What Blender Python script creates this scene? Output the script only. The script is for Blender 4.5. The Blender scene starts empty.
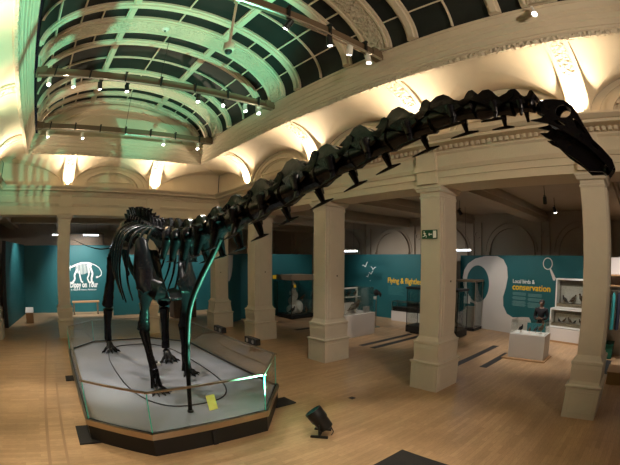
import bpy, math, random
from mathutils import Vector, Matrix, geometry
random.seed(7)
scene = bpy.context.scene
COL = scene.collection
PI = math.pi

# ------------------------------------------------------------------ helpers
class MB:
    """collects geometry for one mesh"""
    def __init__(self): self.v = []; self.f = []
    def add(self, vs, fs):
        o = len(self.v); self.v += [tuple(p) for p in vs]
        self.f += [tuple(i + o for i in f) for f in fs]; return self
    def box(self, x0, x1, y0, y1, z0, z1):
        return self.add([(x0,y0,z0),(x1,y0,z0),(x1,y1,z0),(x0,y1,z0),(x0,y0,z1),(x1,y0,z1),(x1,y1,z1),(x0,y1,z1)],
            [(3,2,1,0),(4,5,6,7),(0,1,5,4),(1,2,6,5),(2,3,7,6),(3,0,4,7)])
    def obox(self, c, u, v, w, a, b, d):
        """box centred on c with half sizes a,b,d along axes u,v,w"""
        c, u, v, w = Vector(c), Vector(u), Vector(v), Vector(w); P = []
        for k in (-1, 1):
            for i, j in ((-1,-1),(1,-1),(1,1),(-1,1)): P.append(c + u*a*i + v*b*j + w*d*k)
        return self.add(P, [(3,2,1,0),(4,5,6,7),(0,1,5,4),(1,2,6,5),(2,3,7,6),(3,0,4,7)])
    def frustum(self, cx, cy, levels):
        """stack of axis aligned rectangles: levels = (z, half x, half y)"""
        P = []; F = []
        for z, a, b in levels: P += [(cx-a,cy-b,z),(cx+a,cy-b,z),(cx+a,cy+b,z),(cx-a,cy+b,z)]
        n = len(levels)
        for k in range(n-1):
            for i in range(4):
                j = (i+1) % 4; F.append((4*k+i, 4*k+j, 4*k+4+j, 4*k+4+i))
        F.append((3,2,1,0)); F.append(tuple(4*(n-1)+i for i in range(4)))
        return self.add(P, F)
    def tube(self, pts, rad, n=10, side=None, flat=1.0, closed=False):
        """loft along pts, radius per point; 'side' is the wide axis of a flattened section"""
        pts = [Vector(p) for p in pts]; m = len(pts)
        if not isinstance(rad, (list, tuple)): rad = [rad]*m
        P = []; F = []; up = None
        for i, p in enumerate(pts):
            if closed: t = pts[(i+1) % m] - pts[i-1]
            else: t = pts[min(i+1, m-1)] - pts[max(i-1, 0)]
            t.normalize()
            if side is not None: a = Vector(side)
            elif up is None:
                a = Vector((0,0,1)) if abs(t.z) < .9 else Vector((1,0,0))
            else: a = up
            a = (a - t*a.dot(t)); a.normalize(); up = a; b = t.cross(a)
            for k in range(n):
                an = 2*PI*k/n; P.append(p + a*math.cos(an)*rad[i] + b*math.sin(an)*rad[i]*flat)
        for i in range(m if closed else m-1):
            i2 = (i+1) % m
            for k in range(n):
                k2 = (k+1) % n; F.append((i*n+k, i*n+k2, i2*n+k2, i2*n+k))
        if not closed:
            F.append(tuple(reversed(range(n)))); F.append(tuple((m-1)*n+k for k in range(n)))
        return self.add(P, F)
    def ball(self, c, rx, ry, rz, n=12, m=8):
        P = [(c[0],c[1],c[2]-rz)]; F = []
        for i in range(1, m):
            th = PI*i/m
            for k in range(n):
                an = 2*PI*k/n
                P.append((c[0]+rx*math.sin(th)*math.cos(an), c[1]+ry*math.sin(th)*math.sin(an), c[2]-rz*math.cos(th)))
        P.append((c[0],c[1],c[2]+rz)); last = len(P)-1
        for k in range(n):
            k2 = (k+1) % n; F.append((0, 1+k2, 1+k)); F.append((last, last-n+k, last-n+k2))
            for i in range(m-2): F.append((1+i*n+k, 1+i*n+k2, 1+(i+1)*n+k2, 1+(i+1)*n+k))
        return self.add(P, F)
    def plate(self, poly, thick, to3, holes=()):
        """flat polygon (with holes) given in 2D, thickness along the third coordinate; to3(u,v,w)"""
        loops = [poly] + list(holes)
        tri = geometry.tessellate_polygon([[Vector((p[0],p[1],0)) for p in l] for l in loops])
        flatp = [p for l in loops for p in l]; n = len(flatp)
        P = [to3(p[0],p[1],-thick/2) for p in flatp] + [to3(p[0],p[1],thick/2) for p in flatp]
        F = []
        for t in tri: F.append(tuple(t)); F.append(tuple(n+i for i in reversed(t)))
        o = 0
        for l in loops:
            k = len(l)
            for i in range(k):
                j = (i+1) % k; F.append((o+i, o+j, n+o+j, n+o+i))
            o += k
        return self.add(P, F)
    def sweep(self, prof, path):
        """profile points (p, q) swept over frames (origin, p axis, q axis); closed profile, capped"""
        n = len(prof); P = []; F = []
        for o, a, b in path:
            o, a, b = Vector(o), Vector(a), Vector(b)
            P += [o + a*p + b*q for p, q in prof]
        m = len(path)
        for i in range(m-1):
            for k in range(n):
                k2 = (k+1) % n; F.append((i*n+k, i*n+k2, (i+1)*n+k2, (i+1)*n+k))
        F.append(tuple(reversed(range(n)))); F.append(tuple((m-1)*n+k for k in range(n)))
        return self.add(P, F)

ORG = {}
def empty(name, loc, label, cat, group=None):
    o = bpy.data.objects.new(name, None); o.empty_display_size = .2; COL.objects.link(o)
    o.location = loc; ORG[o.name] = Vector(loc)
    o['label'] = label; o['category'] = cat
    if group: o['group'] = group
    return o
def part_empty(name, parent, loc=None):
    o = bpy.data.objects.new(name, None); o.empty_display_size = .1; COL.objects.link(o)
    po = ORG[parent.name]; loc = Vector(loc) if loc else po
    o.parent = parent; o.location = loc - po; ORG[o.name] = loc
    return o
def build(name, mb, mat, parent=None, smooth=False, bevel=0, origin=None):
    """one mesh object; vertices are in world space, moved to the parent's (or own) origin"""
    me = bpy.data.meshes.new(name)
    o = bpy.data.objects.new(name, me); COL.objects.link(o)
    if parent is not None: org = ORG[parent.name]; o.parent = parent
    else: org = Vector(origin) if origin else Vector((0,0,0)); o.location = org
    ORG[o.name] = org
    me.from_pydata([tuple(Vector(p) - org) for p in mb.v], [], mb.f); me.update()
    import bmesh
    bm = bmesh.new(); bm.from_mesh(me)
    bmesh.ops.recalc_face_normals(bm, faces=bm.faces[:])
    bm.to_mesh(me); bm.free()
    me.materials.append(mat)
    if smooth:
        for p in me.polygons: p.use_smooth = True
        if smooth != 'all': me.set_sharp_from_angle(angle=math.radians(45 if smooth is True else smooth))
    if bevel:
        b = o.modifiers.new('bevel', 'BEVEL'); b.width = bevel; b.segments = 2; b.limit_method = 'ANGLE'
    return o
def tag(o, label, cat, group=None):
    o['label'] = label; o['category'] = cat
    if group: o['group'] = group
    return o
def struct(name, mb, mat, smooth=False):
    o = build(name, mb, mat, None, smooth); o['kind'] = 'structure'; return o
def text(name, s, size, mat, parent, origin, u, up, bold=0.0, depth=.004, width=None):
    cu = bpy.data.curves.new(name, 'FONT'); cu.body = s; cu.size = size; cu.offset = bold; cu.extrude = depth
    cu.resolution_u = 3
    t = bpy.data.objects.new(name, cu); COL.objects.link(t)
    bpy.context.view_layer.update()
    me = bpy.data.meshes.new_from_object(t.evaluated_get(bpy.context.evaluated_depsgraph_get()))
    bpy.data.objects.remove(t)
    u, up = Vector(u).normalized(), Vector(up).normalized(); nrm = u.cross(up)
    w = max(v.co.x for v in me.vertices) - min(v.co.x for v in me.vertices); k = (width/w) if width else 1
    org = ORG[parent.name]; O = Vector(origin)
    for v in me.vertices: v.co = O + u*v.co.x*k + up*v.co.y + nrm*(v.co.z + depth) - org
    me.materials.clear(); me.materials.append(mat)
    o = bpy.data.objects.new(name, me); COL.objects.link(o); o.parent = parent; return o

# ------------------------------------------------------------------ materials
def mat(name, col, rough=.6, metal=0, spec=.4, noise=0, nscale=6, bump=0, bscale=40, coat=0):
    m = bpy.data.materials.new(name); m.use_nodes = True; nt = m.node_tree; b = nt.nodes['Principled BSDF']
    b.inputs['Roughness'].default_value = rough; b.inputs['Metallic'].default_value = metal
    b.inputs['Specular IOR Level'].default_value = spec; b.inputs['Coat Weight'].default_value = coat
    b.inputs['Base Color'].default_value = (*col, 1)
    tc = nt.nodes.new('ShaderNodeTexCoord')
    if noise:
        n = nt.nodes.new('ShaderNodeTexNoise'); n.inputs['Scale'].default_value = nscale; n.inputs['Detail'].default_value = 5
        nt.links.new(tc.outputs['Object'], n.inputs['Vector'])
        mx = nt.nodes.new('ShaderNodeMix'); mx.data_type = 'RGBA'
        mx.inputs[6].default_value = (*[c*(1-noise) for c in col], 1); mx.inputs[7].default_value = (*[min(1, c*(1+noise)) for c in col], 1)
        nt.links.new(n.outputs['Fac'], mx.inputs[0]); nt.links.new(mx.outputs[2], b.inputs['Base Color'])
    if bump:
        n = nt.nodes.new('ShaderNodeTexNoise'); n.inputs['Scale'].default_value = bscale; n.inputs['Detail'].default_value = 4
        nt.links.new(tc.outputs['Object'], n.inputs['Vector'])
        bp = nt.nodes.new('ShaderNodeBump'); bp.inputs['Strength'].default_value = bump; bp.inputs['Distance'].default_value = .02
        nt.links.new(n.outputs['Fac'], bp.inputs['Height']); nt.links.new(bp.outputs['Normal'], b.inputs['Normal'])
    return m
def emis(name, col, e):
    m = bpy.data.materials.new(name); m.use_nodes = True; b = m.node_tree.nodes['Principled BSDF']
    b.inputs['Base Color'].default_value = (*col, 1); b.inputs['Emission Color'].default_value = (*col, 1)
    b.inputs['Emission Strength'].default_value = e; return m
def carved(name, col):
    """plaster with scrolling foliage relief"""
    m = mat(name, col, .7); nt = m.node_tree; b = nt.nodes['Principled BSDF']
    tc = nt.nodes.new('ShaderNodeTexCoord')
    n = nt.nodes.new('ShaderNodeTexNoise'); n.inputs['Scale'].default_value = 4; n.inputs['Distortion'].default_value = 2
    v = nt.nodes.new('ShaderNodeTexVoronoi'); v.inputs['Scale'].default_value = 13
    ad = nt.nodes.new('ShaderNodeVectorMath'); ad.operation = 'MULTIPLY_ADD'; ad.inputs[1].default_value = (.12,.12,.12)
    nt.links.new(tc.outputs['Object'], n.inputs['Vector']); nt.links.new(n.outputs['Color'], ad.inputs[0])
    nt.links.new(tc.outputs['Object'], ad.inputs[2]); nt.links.new(ad.outputs[0], v.inputs['Vector'])
    bp = nt.nodes.new('ShaderNodeBump'); bp.inputs['Strength'].default_value = 1; bp.inputs['Distance'].default_value = .05
    nt.links.new(v.outputs['Distance'], bp.inputs['Height']); nt.links.new(bp.outputs['Normal'], b.inputs['Normal'])
    return m
def glassmat(name, tint, gloss=.12):
    m = bpy.data.materials.new(name); m.use_nodes = True; nt = m.node_tree; nt.nodes.remove(nt.nodes['Principled BSDF'])
    t = nt.nodes.new('ShaderNodeBsdfTransparent'); t.inputs[0].default_value = (*tint, 1)
    g = nt.nodes.new('ShaderNodeBsdfGlossy'); g.inputs['Roughness'].default_value = .03
    fr = nt.nodes.new('ShaderNodeFresnel'); fr.inputs['IOR'].default_value = 1.45
    mu = nt.nodes.new('ShaderNodeMath'); mu.operation = 'MULTIPLY'; mu.inputs[1].default_value = gloss*8
    mx = nt.nodes.new('ShaderNodeMixShader')
    nt.links.new(fr.outputs[0], mu.inputs[0]); nt.links.new(mu.outputs[0], mx.inputs[0])
    nt.links.new(t.outputs[0], mx.inputs[1]); nt.links.new(g.outputs[0], mx.inputs[2])
    nt.links.new(mx.outputs[0], nt.nodes['Material Output'].inputs[0]); return m
def wood_floor():
    m = mat('oak_block_floor', (.5,.33,.19), .32); nt = m.node_tree; b = nt.nodes['Principled BSDF']
    tc = nt.nodes.new('ShaderNodeTexCoord'); mp = nt.nodes.new('ShaderNodeMapping')
    br = nt.nodes.new('ShaderNodeTexBrick'); br.inputs['Scale'].default_value = 1
    br.inputs['Brick Width'].default_value = .75; br.inputs['Row Height'].default_value = .085
    br.inputs['Mortar Size'].default_value = .0018; br.offset = .37
    br.inputs['Color1'].default_value = (.385,.242,.128,1); br.inputs['Color2'].default_value = (.475,.305,.168,1)
    br.inputs['Mortar'].default_value = (.28,.175,.095,1)
    n = nt.nodes.new('ShaderNodeTexNoise'); n.inputs['Scale'].default_value = 1.1; n.inputs['Detail'].default_value = 6
    n2 = nt.nodes.new('ShaderNodeTexNoise'); n2.inputs['Scale'].default_value = 9; n2.inputs['Detail'].default_value = 4
    mp2 = nt.nodes.new('ShaderNodeMapping'); mp2.inputs['Scale'].default_value = (1,9,1)
    nt.links.new(tc.outputs['Object'], mp.inputs[0]); nt.links.new(mp.outputs[0], br.inputs['Vector'])
    nt.links.new(tc.outputs['Object'], n.inputs['Vector']); nt.links.new(tc.outputs['Object'], mp2.inputs[0]); nt.links.new(mp2.outputs[0], n2.inputs['Vector'])
    mx = nt.nodes.new('ShaderNodeMix'); mx.data_type = 'RGBA'; mx.blend_type = 'OVERLAY'; mx.inputs[0].default_value = .35
    nt.links.new(br.outputs['Color'], mx.inputs[6]); nt.links.new(n2.outputs['Fac'], mx.inputs[7])
    mx2 = nt.nodes.new('ShaderNodeMix'); mx2.data_type = 'RGBA'; mx2.blend_type = 'OVERLAY'; mx2.inputs[0].default_value = .35
    nt.links.new(mx.outputs[2], mx2.inputs[6]); nt.links.new(n.outputs['Fac'], mx2.inputs[7])
    nt.links.new(mx2.outputs[2], b.inputs['Base Color'])
    mr = nt.nodes.new('ShaderNodeMapRange'); mr.inputs['To Min'].default_value = .25; mr.inputs['To Max'].default_value = .45
    nt.links.new(n.outputs['Fac'], mr.inputs['Value']); nt.links.new(mr.outputs[0], b.inputs['Roughness'])
    return m

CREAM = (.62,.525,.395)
M = dict(
    plaster=mat('cream_plaster', CREAM, .75, noise=.06, nscale=3, bump=.15, bscale=30),
    carved=carved('carved_plaster', CREAM),
    stone=mat('cream_painted_stone', (.58,.505,.405), .65, noise=.07, nscale=4, bump=.1),
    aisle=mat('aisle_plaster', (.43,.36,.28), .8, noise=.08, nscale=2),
    vaultpane=mat('dark_night_glazing', (.016,.019,.018), .5, spec=.15, noise=.3, nscale=2),
    floor=wood_floor(),
    bone=mat('black_bone_cast', (.0050,.0045,.0058), .22, spec=.20, noise=.35, nscale=9, bump=.3, bscale=16),
    deck=mat('grey_deck', (.212,.222,.252), .7, noise=.1, nscale=1.6),
    black=mat('black_paint', (.012,.012,.012), .45),
    blackcloth=mat('black_cloth', (.005,.005,.007), .9),
    rubber=mat('black_rubber', (.02,.018,.017), .85, bump=.4, bscale=120),
    steel=mat('brushed_steel', (.55,.50,.44), .28, metal=1),
    brass=mat('bronze_rail', (.46,.39,.31), .28, metal=1),
    beam=mat('brown_metal', (.17,.12,.075), .5, metal=.2),
    whitemetal=mat('white_metal', (.75,.72,.66), .4),
    teal=mat('teal_panel', (.014,.115,.13), .55, noise=.08, nscale=2),
    white=mat('white_panel', (.66,.62,.59), .6),
    whitepaint=mat('white_print', (.85,.87,.86), .6),
    paleprint=mat('pale_print', (.17,.34,.35), .6),
    yellow=mat('yellow_print', (.85,.52,.02), .55),
    card=mat('yellow_card', (.85,.78,.18), .6),
    glass=glassmat('clear_glass', (.96,.98,.97), .05),
    glassedge=mat('green_glass_edge', (.10,.62,.48), .15, spec=.7),
    lens=emis('lamp_lens', (1,.95,.88), 7),
    greenlens=emis('green_lamp_lens', (.12,1,.72), .35),
    uplens=emis('uplight_lens', (1,.88,.68), 12),
    signgreen=mat('sign_green', (.005,.075,.035), .5),
    feather=mat('brown_feathers', (.09,.06,.04), .85, noise=.5, nscale=14),
    featherwhite=mat('pale_feathers', (.62,.60,.56), .85, noise=.3, nscale=12),
    featherblack=mat('dark_feathers', (.02,.02,.022), .7, noise=.3, nscale=14),
    rock=mat('diorama_ground', (.30,.24,.17), .9, noise=.4, nscale=8, bump=.5),
    diorama=mat('diorama_back', (.27,.24,.20), .9, noise=.3, nscale=4),
    skin=mat('skin', (.13,.075,.05), .55), hair=mat('dark_hair', (.012,.009,.008), .6),
    coat=mat('navy_coat', (.018,.019,.035), .85), crate=mat('green_crate', (.01,.09,.055), .5),
    tan=mat('tan_shelf', (.42,.25,.12), .5), tealcloth=mat('teal_cloth', (.03,.25,.24), .8),
    tubelight=emis('tube_light', (.8,.9,1), 5),
    faintprint=mat('faint_print', (.05,.20,.21), .6),
    rod=mat('dark_steel_rod', (.004,.004,.004), .5, spec=.12),
    grille=mat('dark_floor_grille', (.022,.022,.024), .5),
)

# ------------------------------------------------------------------ setting
HX0, HX1, HY1, HY0 = -2.77, 6.90, 14.35, -4.6       # colonnade faces of the hall
COLS_Y = (.857, 4.50, 8.08, 11.72)                   # right colonnade
COLS_X = (.31, 3.93)                                  # far colonnade
ZE, ZC = 4.40, 5.39                                   # entablature underside, cornice top
struct('floor', MB().box(-5.4, 15.9, -5, 23.4, -.12, 0), M['floor'])
# pairs of floor grilles and thin border strips are inlaid in the floor
g = MB()
for y, x0, x1 in ((8.62,9.2,12.0),(8.12,9.2,12.2),(4.95,8.9,12.0),(4.18,9.3,11.2),(.72,8.3,11.6),(12.3,9.3,12.2)):
    g.box(x0, x1, y-.11, y+.11, -.05, .004)
g.box(5.36, 5.48, 5.22, 5.34, -.05, .004)
o = struct('trim_1', g, M['grille'])
g = MB()
g.box(-.62, -.56, 4.5, 14.0, -.05, .003); g.box(-.30, -.25, 3.6, 9.0, -.05, .003); g.box(-.62, -.25, 7.35, 7.4, -.05, .003)
struct('trim_2', g, mat('dark_oak_border', (.33,.20,.11), .4))
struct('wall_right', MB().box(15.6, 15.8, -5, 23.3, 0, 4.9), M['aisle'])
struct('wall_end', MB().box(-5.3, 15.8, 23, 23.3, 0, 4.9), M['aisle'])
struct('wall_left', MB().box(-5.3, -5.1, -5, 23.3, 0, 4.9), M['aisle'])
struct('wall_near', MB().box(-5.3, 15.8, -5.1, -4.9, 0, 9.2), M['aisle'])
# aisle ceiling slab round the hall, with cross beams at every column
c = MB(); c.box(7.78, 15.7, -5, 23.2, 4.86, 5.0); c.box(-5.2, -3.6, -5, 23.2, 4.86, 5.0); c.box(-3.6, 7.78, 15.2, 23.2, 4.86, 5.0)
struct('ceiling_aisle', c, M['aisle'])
k = 1
for y in COLS_Y + (14.7, 18.3):
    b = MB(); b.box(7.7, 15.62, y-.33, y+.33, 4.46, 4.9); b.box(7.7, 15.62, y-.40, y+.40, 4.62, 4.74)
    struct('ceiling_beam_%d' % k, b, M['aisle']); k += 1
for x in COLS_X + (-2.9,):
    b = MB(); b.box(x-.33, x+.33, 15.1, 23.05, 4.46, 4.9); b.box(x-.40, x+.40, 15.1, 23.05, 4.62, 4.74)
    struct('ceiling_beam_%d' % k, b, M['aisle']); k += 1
b = MB(); b.box(-5.2, 7.8, 18.2, 18.8, 4.46, 4.88); struct('ceiling_beam_%d' % k, b, M['aisle'])

# blind arches and roundels on the outer aisle wall
def arch_ring(mb, c, r0, r1, th, to3, a0=0, a1=PI, n=28):
    prof = [(r0,0),(r1,0),(r1,th),(r0,th)]
    path = []
    for i in range(n+1):
        a = a0 + (a1-a0)*i/n
        path.append((to3(c[0],c[1],0), to3(c[0]+math.cos(a),c[1]+math.sin(a),0)-to3(c[0],c[1],0), to3(c[0],c[1],1)-to3(c[0],c[1],0)))
    mb.sweep(prof, path)
rw = lambda u, v, w: Vector((15.6-w, u, v))
ew = lambda u, v, w: Vector((u, 23-w, v))
a = MB()
for y in (2.6, 5.9, 9.2, 12.5, 15.8, 19.1, -.7):
    arch_ring(a, (y, 3.22), .98, 1.16, .12, rw); arch_ring(a, (y, 3.22), 1.22, 1.28, .05, rw)
    a.box(15.42, 15.62, y-1.18, y-1.0, 0, 3.22); a.box(15.42, 15.62, y+1.0, y+1.18, 0, 3.22)
    for yy in (y+1.65,):
        arch_ring(a, (yy, 3.98), .10, .17, .05, rw, 0, 2*PI, 16)
        a.box(15.5, 15.62, yy-.22, yy-.17, 0, 4.5); a.box(15.5, 15.62, yy+.17, yy+.22, 0, 4.5)
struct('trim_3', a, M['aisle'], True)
a = MB()
for x in (-.9, 2.4, 5.7, 9.0, 12.3):
    arch_ring(a, (x, 3.22), .98, 1.16, .12, ew); arch_ring(a, (x, 3.22), 1.22, 1.28, .05, ew)
struct('trim_4', a, M['aisle'], True)

# entablature: profile (towards the hall, height) round the hall
ENT = [(0,ZE),(0,4.56),(.03,4.56),(.03,4.70),(.06,4.70),(.10,4.78),(.10,4.81),(.01,4.83),(.01,5.05),(.05,5.09),
       (.05,5.13),(.08,5.13),(.08,5.22),(.32,5.235),(.32,5.29),(.36,5.30),(.44,5.355),(.45,ZC),(-.18,ZC),(-.18,5.0),(-.88,5.0),(-.88,ZE)]
def side_path(side, inset_other=None):
    """frames whose p axis points into the hall, mitred at the hall's far corners"""
    up = Vector((0,0,1))
    if side == 'right': return [((HX1,HY0,0),(-1,0,0),up), ((HX1,HY1,0),(-1,-1,0),up)]
    if side == 'left': return [((HX0,HY0,0),(1,0,0),up), ((HX0,HY1,0),(1,-1,0),up)]
    return [((HX0,HY1,0),(1,-1,0),up), ((HX1,HY1,0),(-1,-1,0),up)]
for side in ('right','end','left'):
    t = MB().sweep(ENT, side_path(side))
    # dentils under the corona
    if side == 'right':
        y = -3.5
        while y < 14.2: t.box(HX1-.14, HX1-.07, y, y+.07, 5.135, 5.215); y += .13
    if side == 'end':
        x = HX0+.1
        while x < HX1-.1: t.box(x, x+.07, HY1-.14, HY1-.07, 5.135, 5.215); x += .13
    # frieze blocks above the columns
    if side == 'right':
        for y in COLS_Y: t.box(HX1-.09, HX1+.1, y-.25, y+.25, 4.44, 5.12); t.box(HX1-.14, HX1+.1, y-.30, y+.30, 4.70, 4.83)
    if side == 'end':
        for x in COLS_X: t.box(x-.25, x+.25, HY1-.09, HY1+.1, 4.44, 5.12); t.box(x-.30, x+.30, HY1-.14, HY1+.1, 4.70, 4.83)
    struct('trim_' + side, t, M['plaster'])

# ceiling cove with lunettes between the ribs; ribs stand over the columns
LX0, LX1, LY1 = -1.54, 5.62, 13.57                   # lip of the skylight opening
CX0, CX1, CY1 = HX0+.14, HX1-.14, HY1-.1             # foot of the cove
HC = 1.08; HL = .84; RW = .21                        # cove height, lunette height, rib half width
def zc(t): return ZC + HC*math.sqrt(max(0, 1-(1-t)**2))
def cove(name, s0, s1, ribs, to3, s_end, s_start=None, corners=()):
    ns, nt_ = int((s1-s0)/.03), 40
    bays = [((a+b)/2, (b-a)/2-RW) for a, b in zip(ribs[:-1], ribs[1:])] + list(corners)
    def lun(s, t):
        z = 0
        for m, w in bays:
            q = (s-m)/w
            if abs(q) < 1: z = max(z, ZC + (HL+(HC-HL)*t)*math.sqrt(1-q*q))
        return z
    P = []; F = []
    for i in range(ns+1):
        for j in range(nt_+1):
            an = (PI/2)*j/nt_; t = 1-math.cos(an)
            sa = s_start(t) if s_start else s0; sb = s_end(t)
            s = s0 + (s1-s0)*i/ns; s = min(max(s, sa), sb)
            P.append(to3(s, t, max(zc(t), lun(s, t))))
    for i in range(ns):
        for j in range(nt_):
            q = i*(nt_+1)+j; F.append((q, q+1, q+nt_+2, q+nt_+1))
    struct('ceiling_cove_' + name, MB().add(P, F), M['plaster'], 18)
    # lunette walls with a moulded arch and sill
    for n, (r0, r1) in enumerate(zip(ribs[:-1], ribs[1:])):
        m = (r0+r1)/2; w = (r1-r0)/2-RW; b = MB()
        P = [to3(m, -.02, ZC-.02)] + [to3(m+w*math.cos(PI*i/32), -.02, ZC+HL*math.sin(PI*i/32)+.01) for i in range(33)]
        b.add(P, [(0,i,i+1) for i in range(1,33)])
        for q0, q1, th in ((.70,.80,.07),(.62,.65,.04),(.88,.90,.03)):
            prof = [(q0,0),(q1,0),(q1,th),(q0,th)]; path = []
            for i in range(33):
                an = PI*i/32; o3 = to3(m, -.02, ZC)
                path.append((o3, to3(m+w*math.cos(an), -.02, ZC+HL*math.sin(an))-o3, (to3(m,1,ZC)-to3(m,0,ZC)).normalized()))
            b.sweep(prof, path)
        o3 = to3(m,0,ZC); dn = (to3(m,1,ZC)-o3).normalized(); ds = (to3(m+1,0,ZC)-o3).normalized()
        b.obox(o3 + Vector((0,0,.24)), ds, dn, (0,0,1), w*.62, .05, .025)
        struct('ceiling_lunette_%s_%d' % (name, n+1), b, M['plaster'], True)
    for n, (m, w) in enumerate(corners):
        b = MB(); P = [to3(m, -.02, ZC-.02)] + [to3(min(max(m+w*math.cos(PI*i/48), s0), s1), -.02, ZC+HL*math.sin(PI*i/48)+.01) for i in range(49)]
        b.add(P, [(0,i,i+1) for i in range(1,49)])
        struct('ceiling_corner_%s_%d' % (name, n+1), b, M['plaster'])
    # ribs
    for n, r in enumerate(ribs):
        if n and abs(r) > 90: continue
        o0 = to3(r,0,0); dn = to3(r,1,0)-o0; D = dn.length; dn.normalize(); ds = (to3(r+1,0,0)-o0).normalized()
        for nm, prof, mt in (('', [(-RW-.03,-.02),(RW+.03,-.02),(RW+.03,.05),(RW-.03,.05),(RW-.03,.03),(-RW+.03,.03),(-RW+.03,.05),(-RW-.03,.05)], M['plaster']),
                             ('_relief', [(-RW+.07,.02),(RW-.07,.02),(RW-.08,.05),(-RW+.08,.05)], M['carved'])):
            path = []
            j0 = 0 if not nm else 13
            for j in range(j0, 27):
                an = (PI/2)*j/26; t = 1-math.cos(an)
                nr = Vector(dn)*HC*math.cos(an) - Vector((0,0,1))*D*math.sin(an); nr.normalize()   # inward normal of the ellipse
                path.append((o0 + dn*D*t + Vector((0,0,zc(t))), ds, nr))
            struct('ceiling_rib_%s%s_%d' % (name, nm, n+1), MB().sweep(prof, path), mt)
cove('right', HY0, CY1, (-2.76,)+COLS_Y, lambda s,t,z: Vector((CX1-(CX1-LX1)*t, s, z)), lambda t: CY1-(CY1-LY1)*t, corners=((CY1, CY1-11.72-RW),))
cove('left', HY0, CY1, (-2.76,)+COLS_Y, lambda s,t,z: Vector((CX0+(LX0-CX0)*t, s, z)), lambda t: CY1-(CY1-LY1)*t, corners=((CY1, CY1-11.72-RW),))
cove('end', CX0, CX1, COLS_X, lambda s,t,z: Vector((s, CY1-(CY1-LY1)*t, z)), lambda t: CX1-(CX1-LX1)*t, lambda t: CX0+(LX0-CX0)*t, ((CX0, COLS_X[0]-CX0-RW), (CX1, CX1-COLS_X[1]-RW)))

# deep moulded frame of the skylight (p: towards the opening)
VZ, VA, VB, VCX = 7.09, 3.30, 1.45, 2.08             # springing, half span, rise, centre of the barrel vault
FAS = [(-.06,6.40),(.0,6.40),(.02,6.44),(.02,6.50),(.05,6.52),(.05,6.56),(.075,6.57),(.075,6.68),(.10,6.70),(.10,6.80),(.125,6.82),
       (.125,6.90),(.15,6.92),(.19,7.02),(.21,7.03),(.21,VZ),(.10,VZ),(-.12,VZ),(-.12,6.47)]
up = Vector((0,0,1))
paths = dict(right=[((LX1,HY0,0),(-1,0,0),up),((LX1,LY1,0),(-1,-1,0),up)], left=[((LX0,HY0,0),(1,0,0),up),((LX0,LY1,0),(1,-1,0),up)],
             end=[((LX0,LY1,0),(1,-1,0),up),((LX1,LY1,0),(-1,-1,0),up)])
for side in paths:
    struct('ceiling_frame_' + side, MB().sweep(FAS, paths[side]), M['plaster'])
    EGG = [(-.03,6.395),(.035,6.395),(.045,6.43),(.045,6.49),(-.03,6.49)]
    struct('ceiling_frame_enrichment_' + side, MB().sweep(EGG, paths[side]), M['carved'])

# barrel vault: glazing strips, carved arches, minor arches, longitudinal ribs
VEND = LY1 - .02
def vp(an, y, k=0.0): return Vector((VCX+(VA+k)*math.cos(an), y, VZ+(VB+k)*math.sin(an)))
def vn(an):
    n = Vector((-math.cos(an)/VA, 0, -math.sin(an)/VB)); return n.normalized()
NA = 56
def arch_band(name, prof, y, material, par=None, a0=0.0, a1=PI):
    path = [(vp(a0+(a1-a0)*i/NA, y), (0,1,0), vn(a0+(a1-a0)*i/NA)) for i in range(NA+1)]
    mb = MB().sweep(prof, path)
    return struct(name, mb, material) if par is None else build(name, mb, material, par)
CARV = [11.72+.0, 8.08, 4.50, .857, -2.76]
n = 1
for y in CARV:
    arch_band('ceiling_carved_arch_%d' % n, [(-.36,-.02),(.36,-.02),(.36,.05),(.30,.05),(.30,.09),(.26,.09),(.24,.05),(-.24,.05),(-.26,.09),(-.30,.09),(-.30,.05),(-.36,.05)], y, M['plaster'])
    arch_band('ceiling_carved_arch_relief_%d' % n, [(-.22,.03),(.22,.03),(.21,.075),(-.21,.075)], y, M['carved'])
    n += 1
MINOR = []
for y in CARV: MINOR += [y+.90, y-.90]
n = 1
for y in MINOR:
    if y > 12.9: continue
    arch_band('ceiling_minor_arch_%d' % n, [(-.12,-.02),(.12,-.02),(.12,.04),(.07,.04),(.06,.09),(-.06,.09),(-.07,.04),(-.12,.04)], y, M['plaster']); n += 1
arch_band('ceiling_end_arch', [(-.40,-.02),(.02,-.02),(.02,.05),(-.05,.05),(-.07,.10),(-.30,.10),(-.34,.05),(-.40,.05)], VEND, M['carved'])
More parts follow.
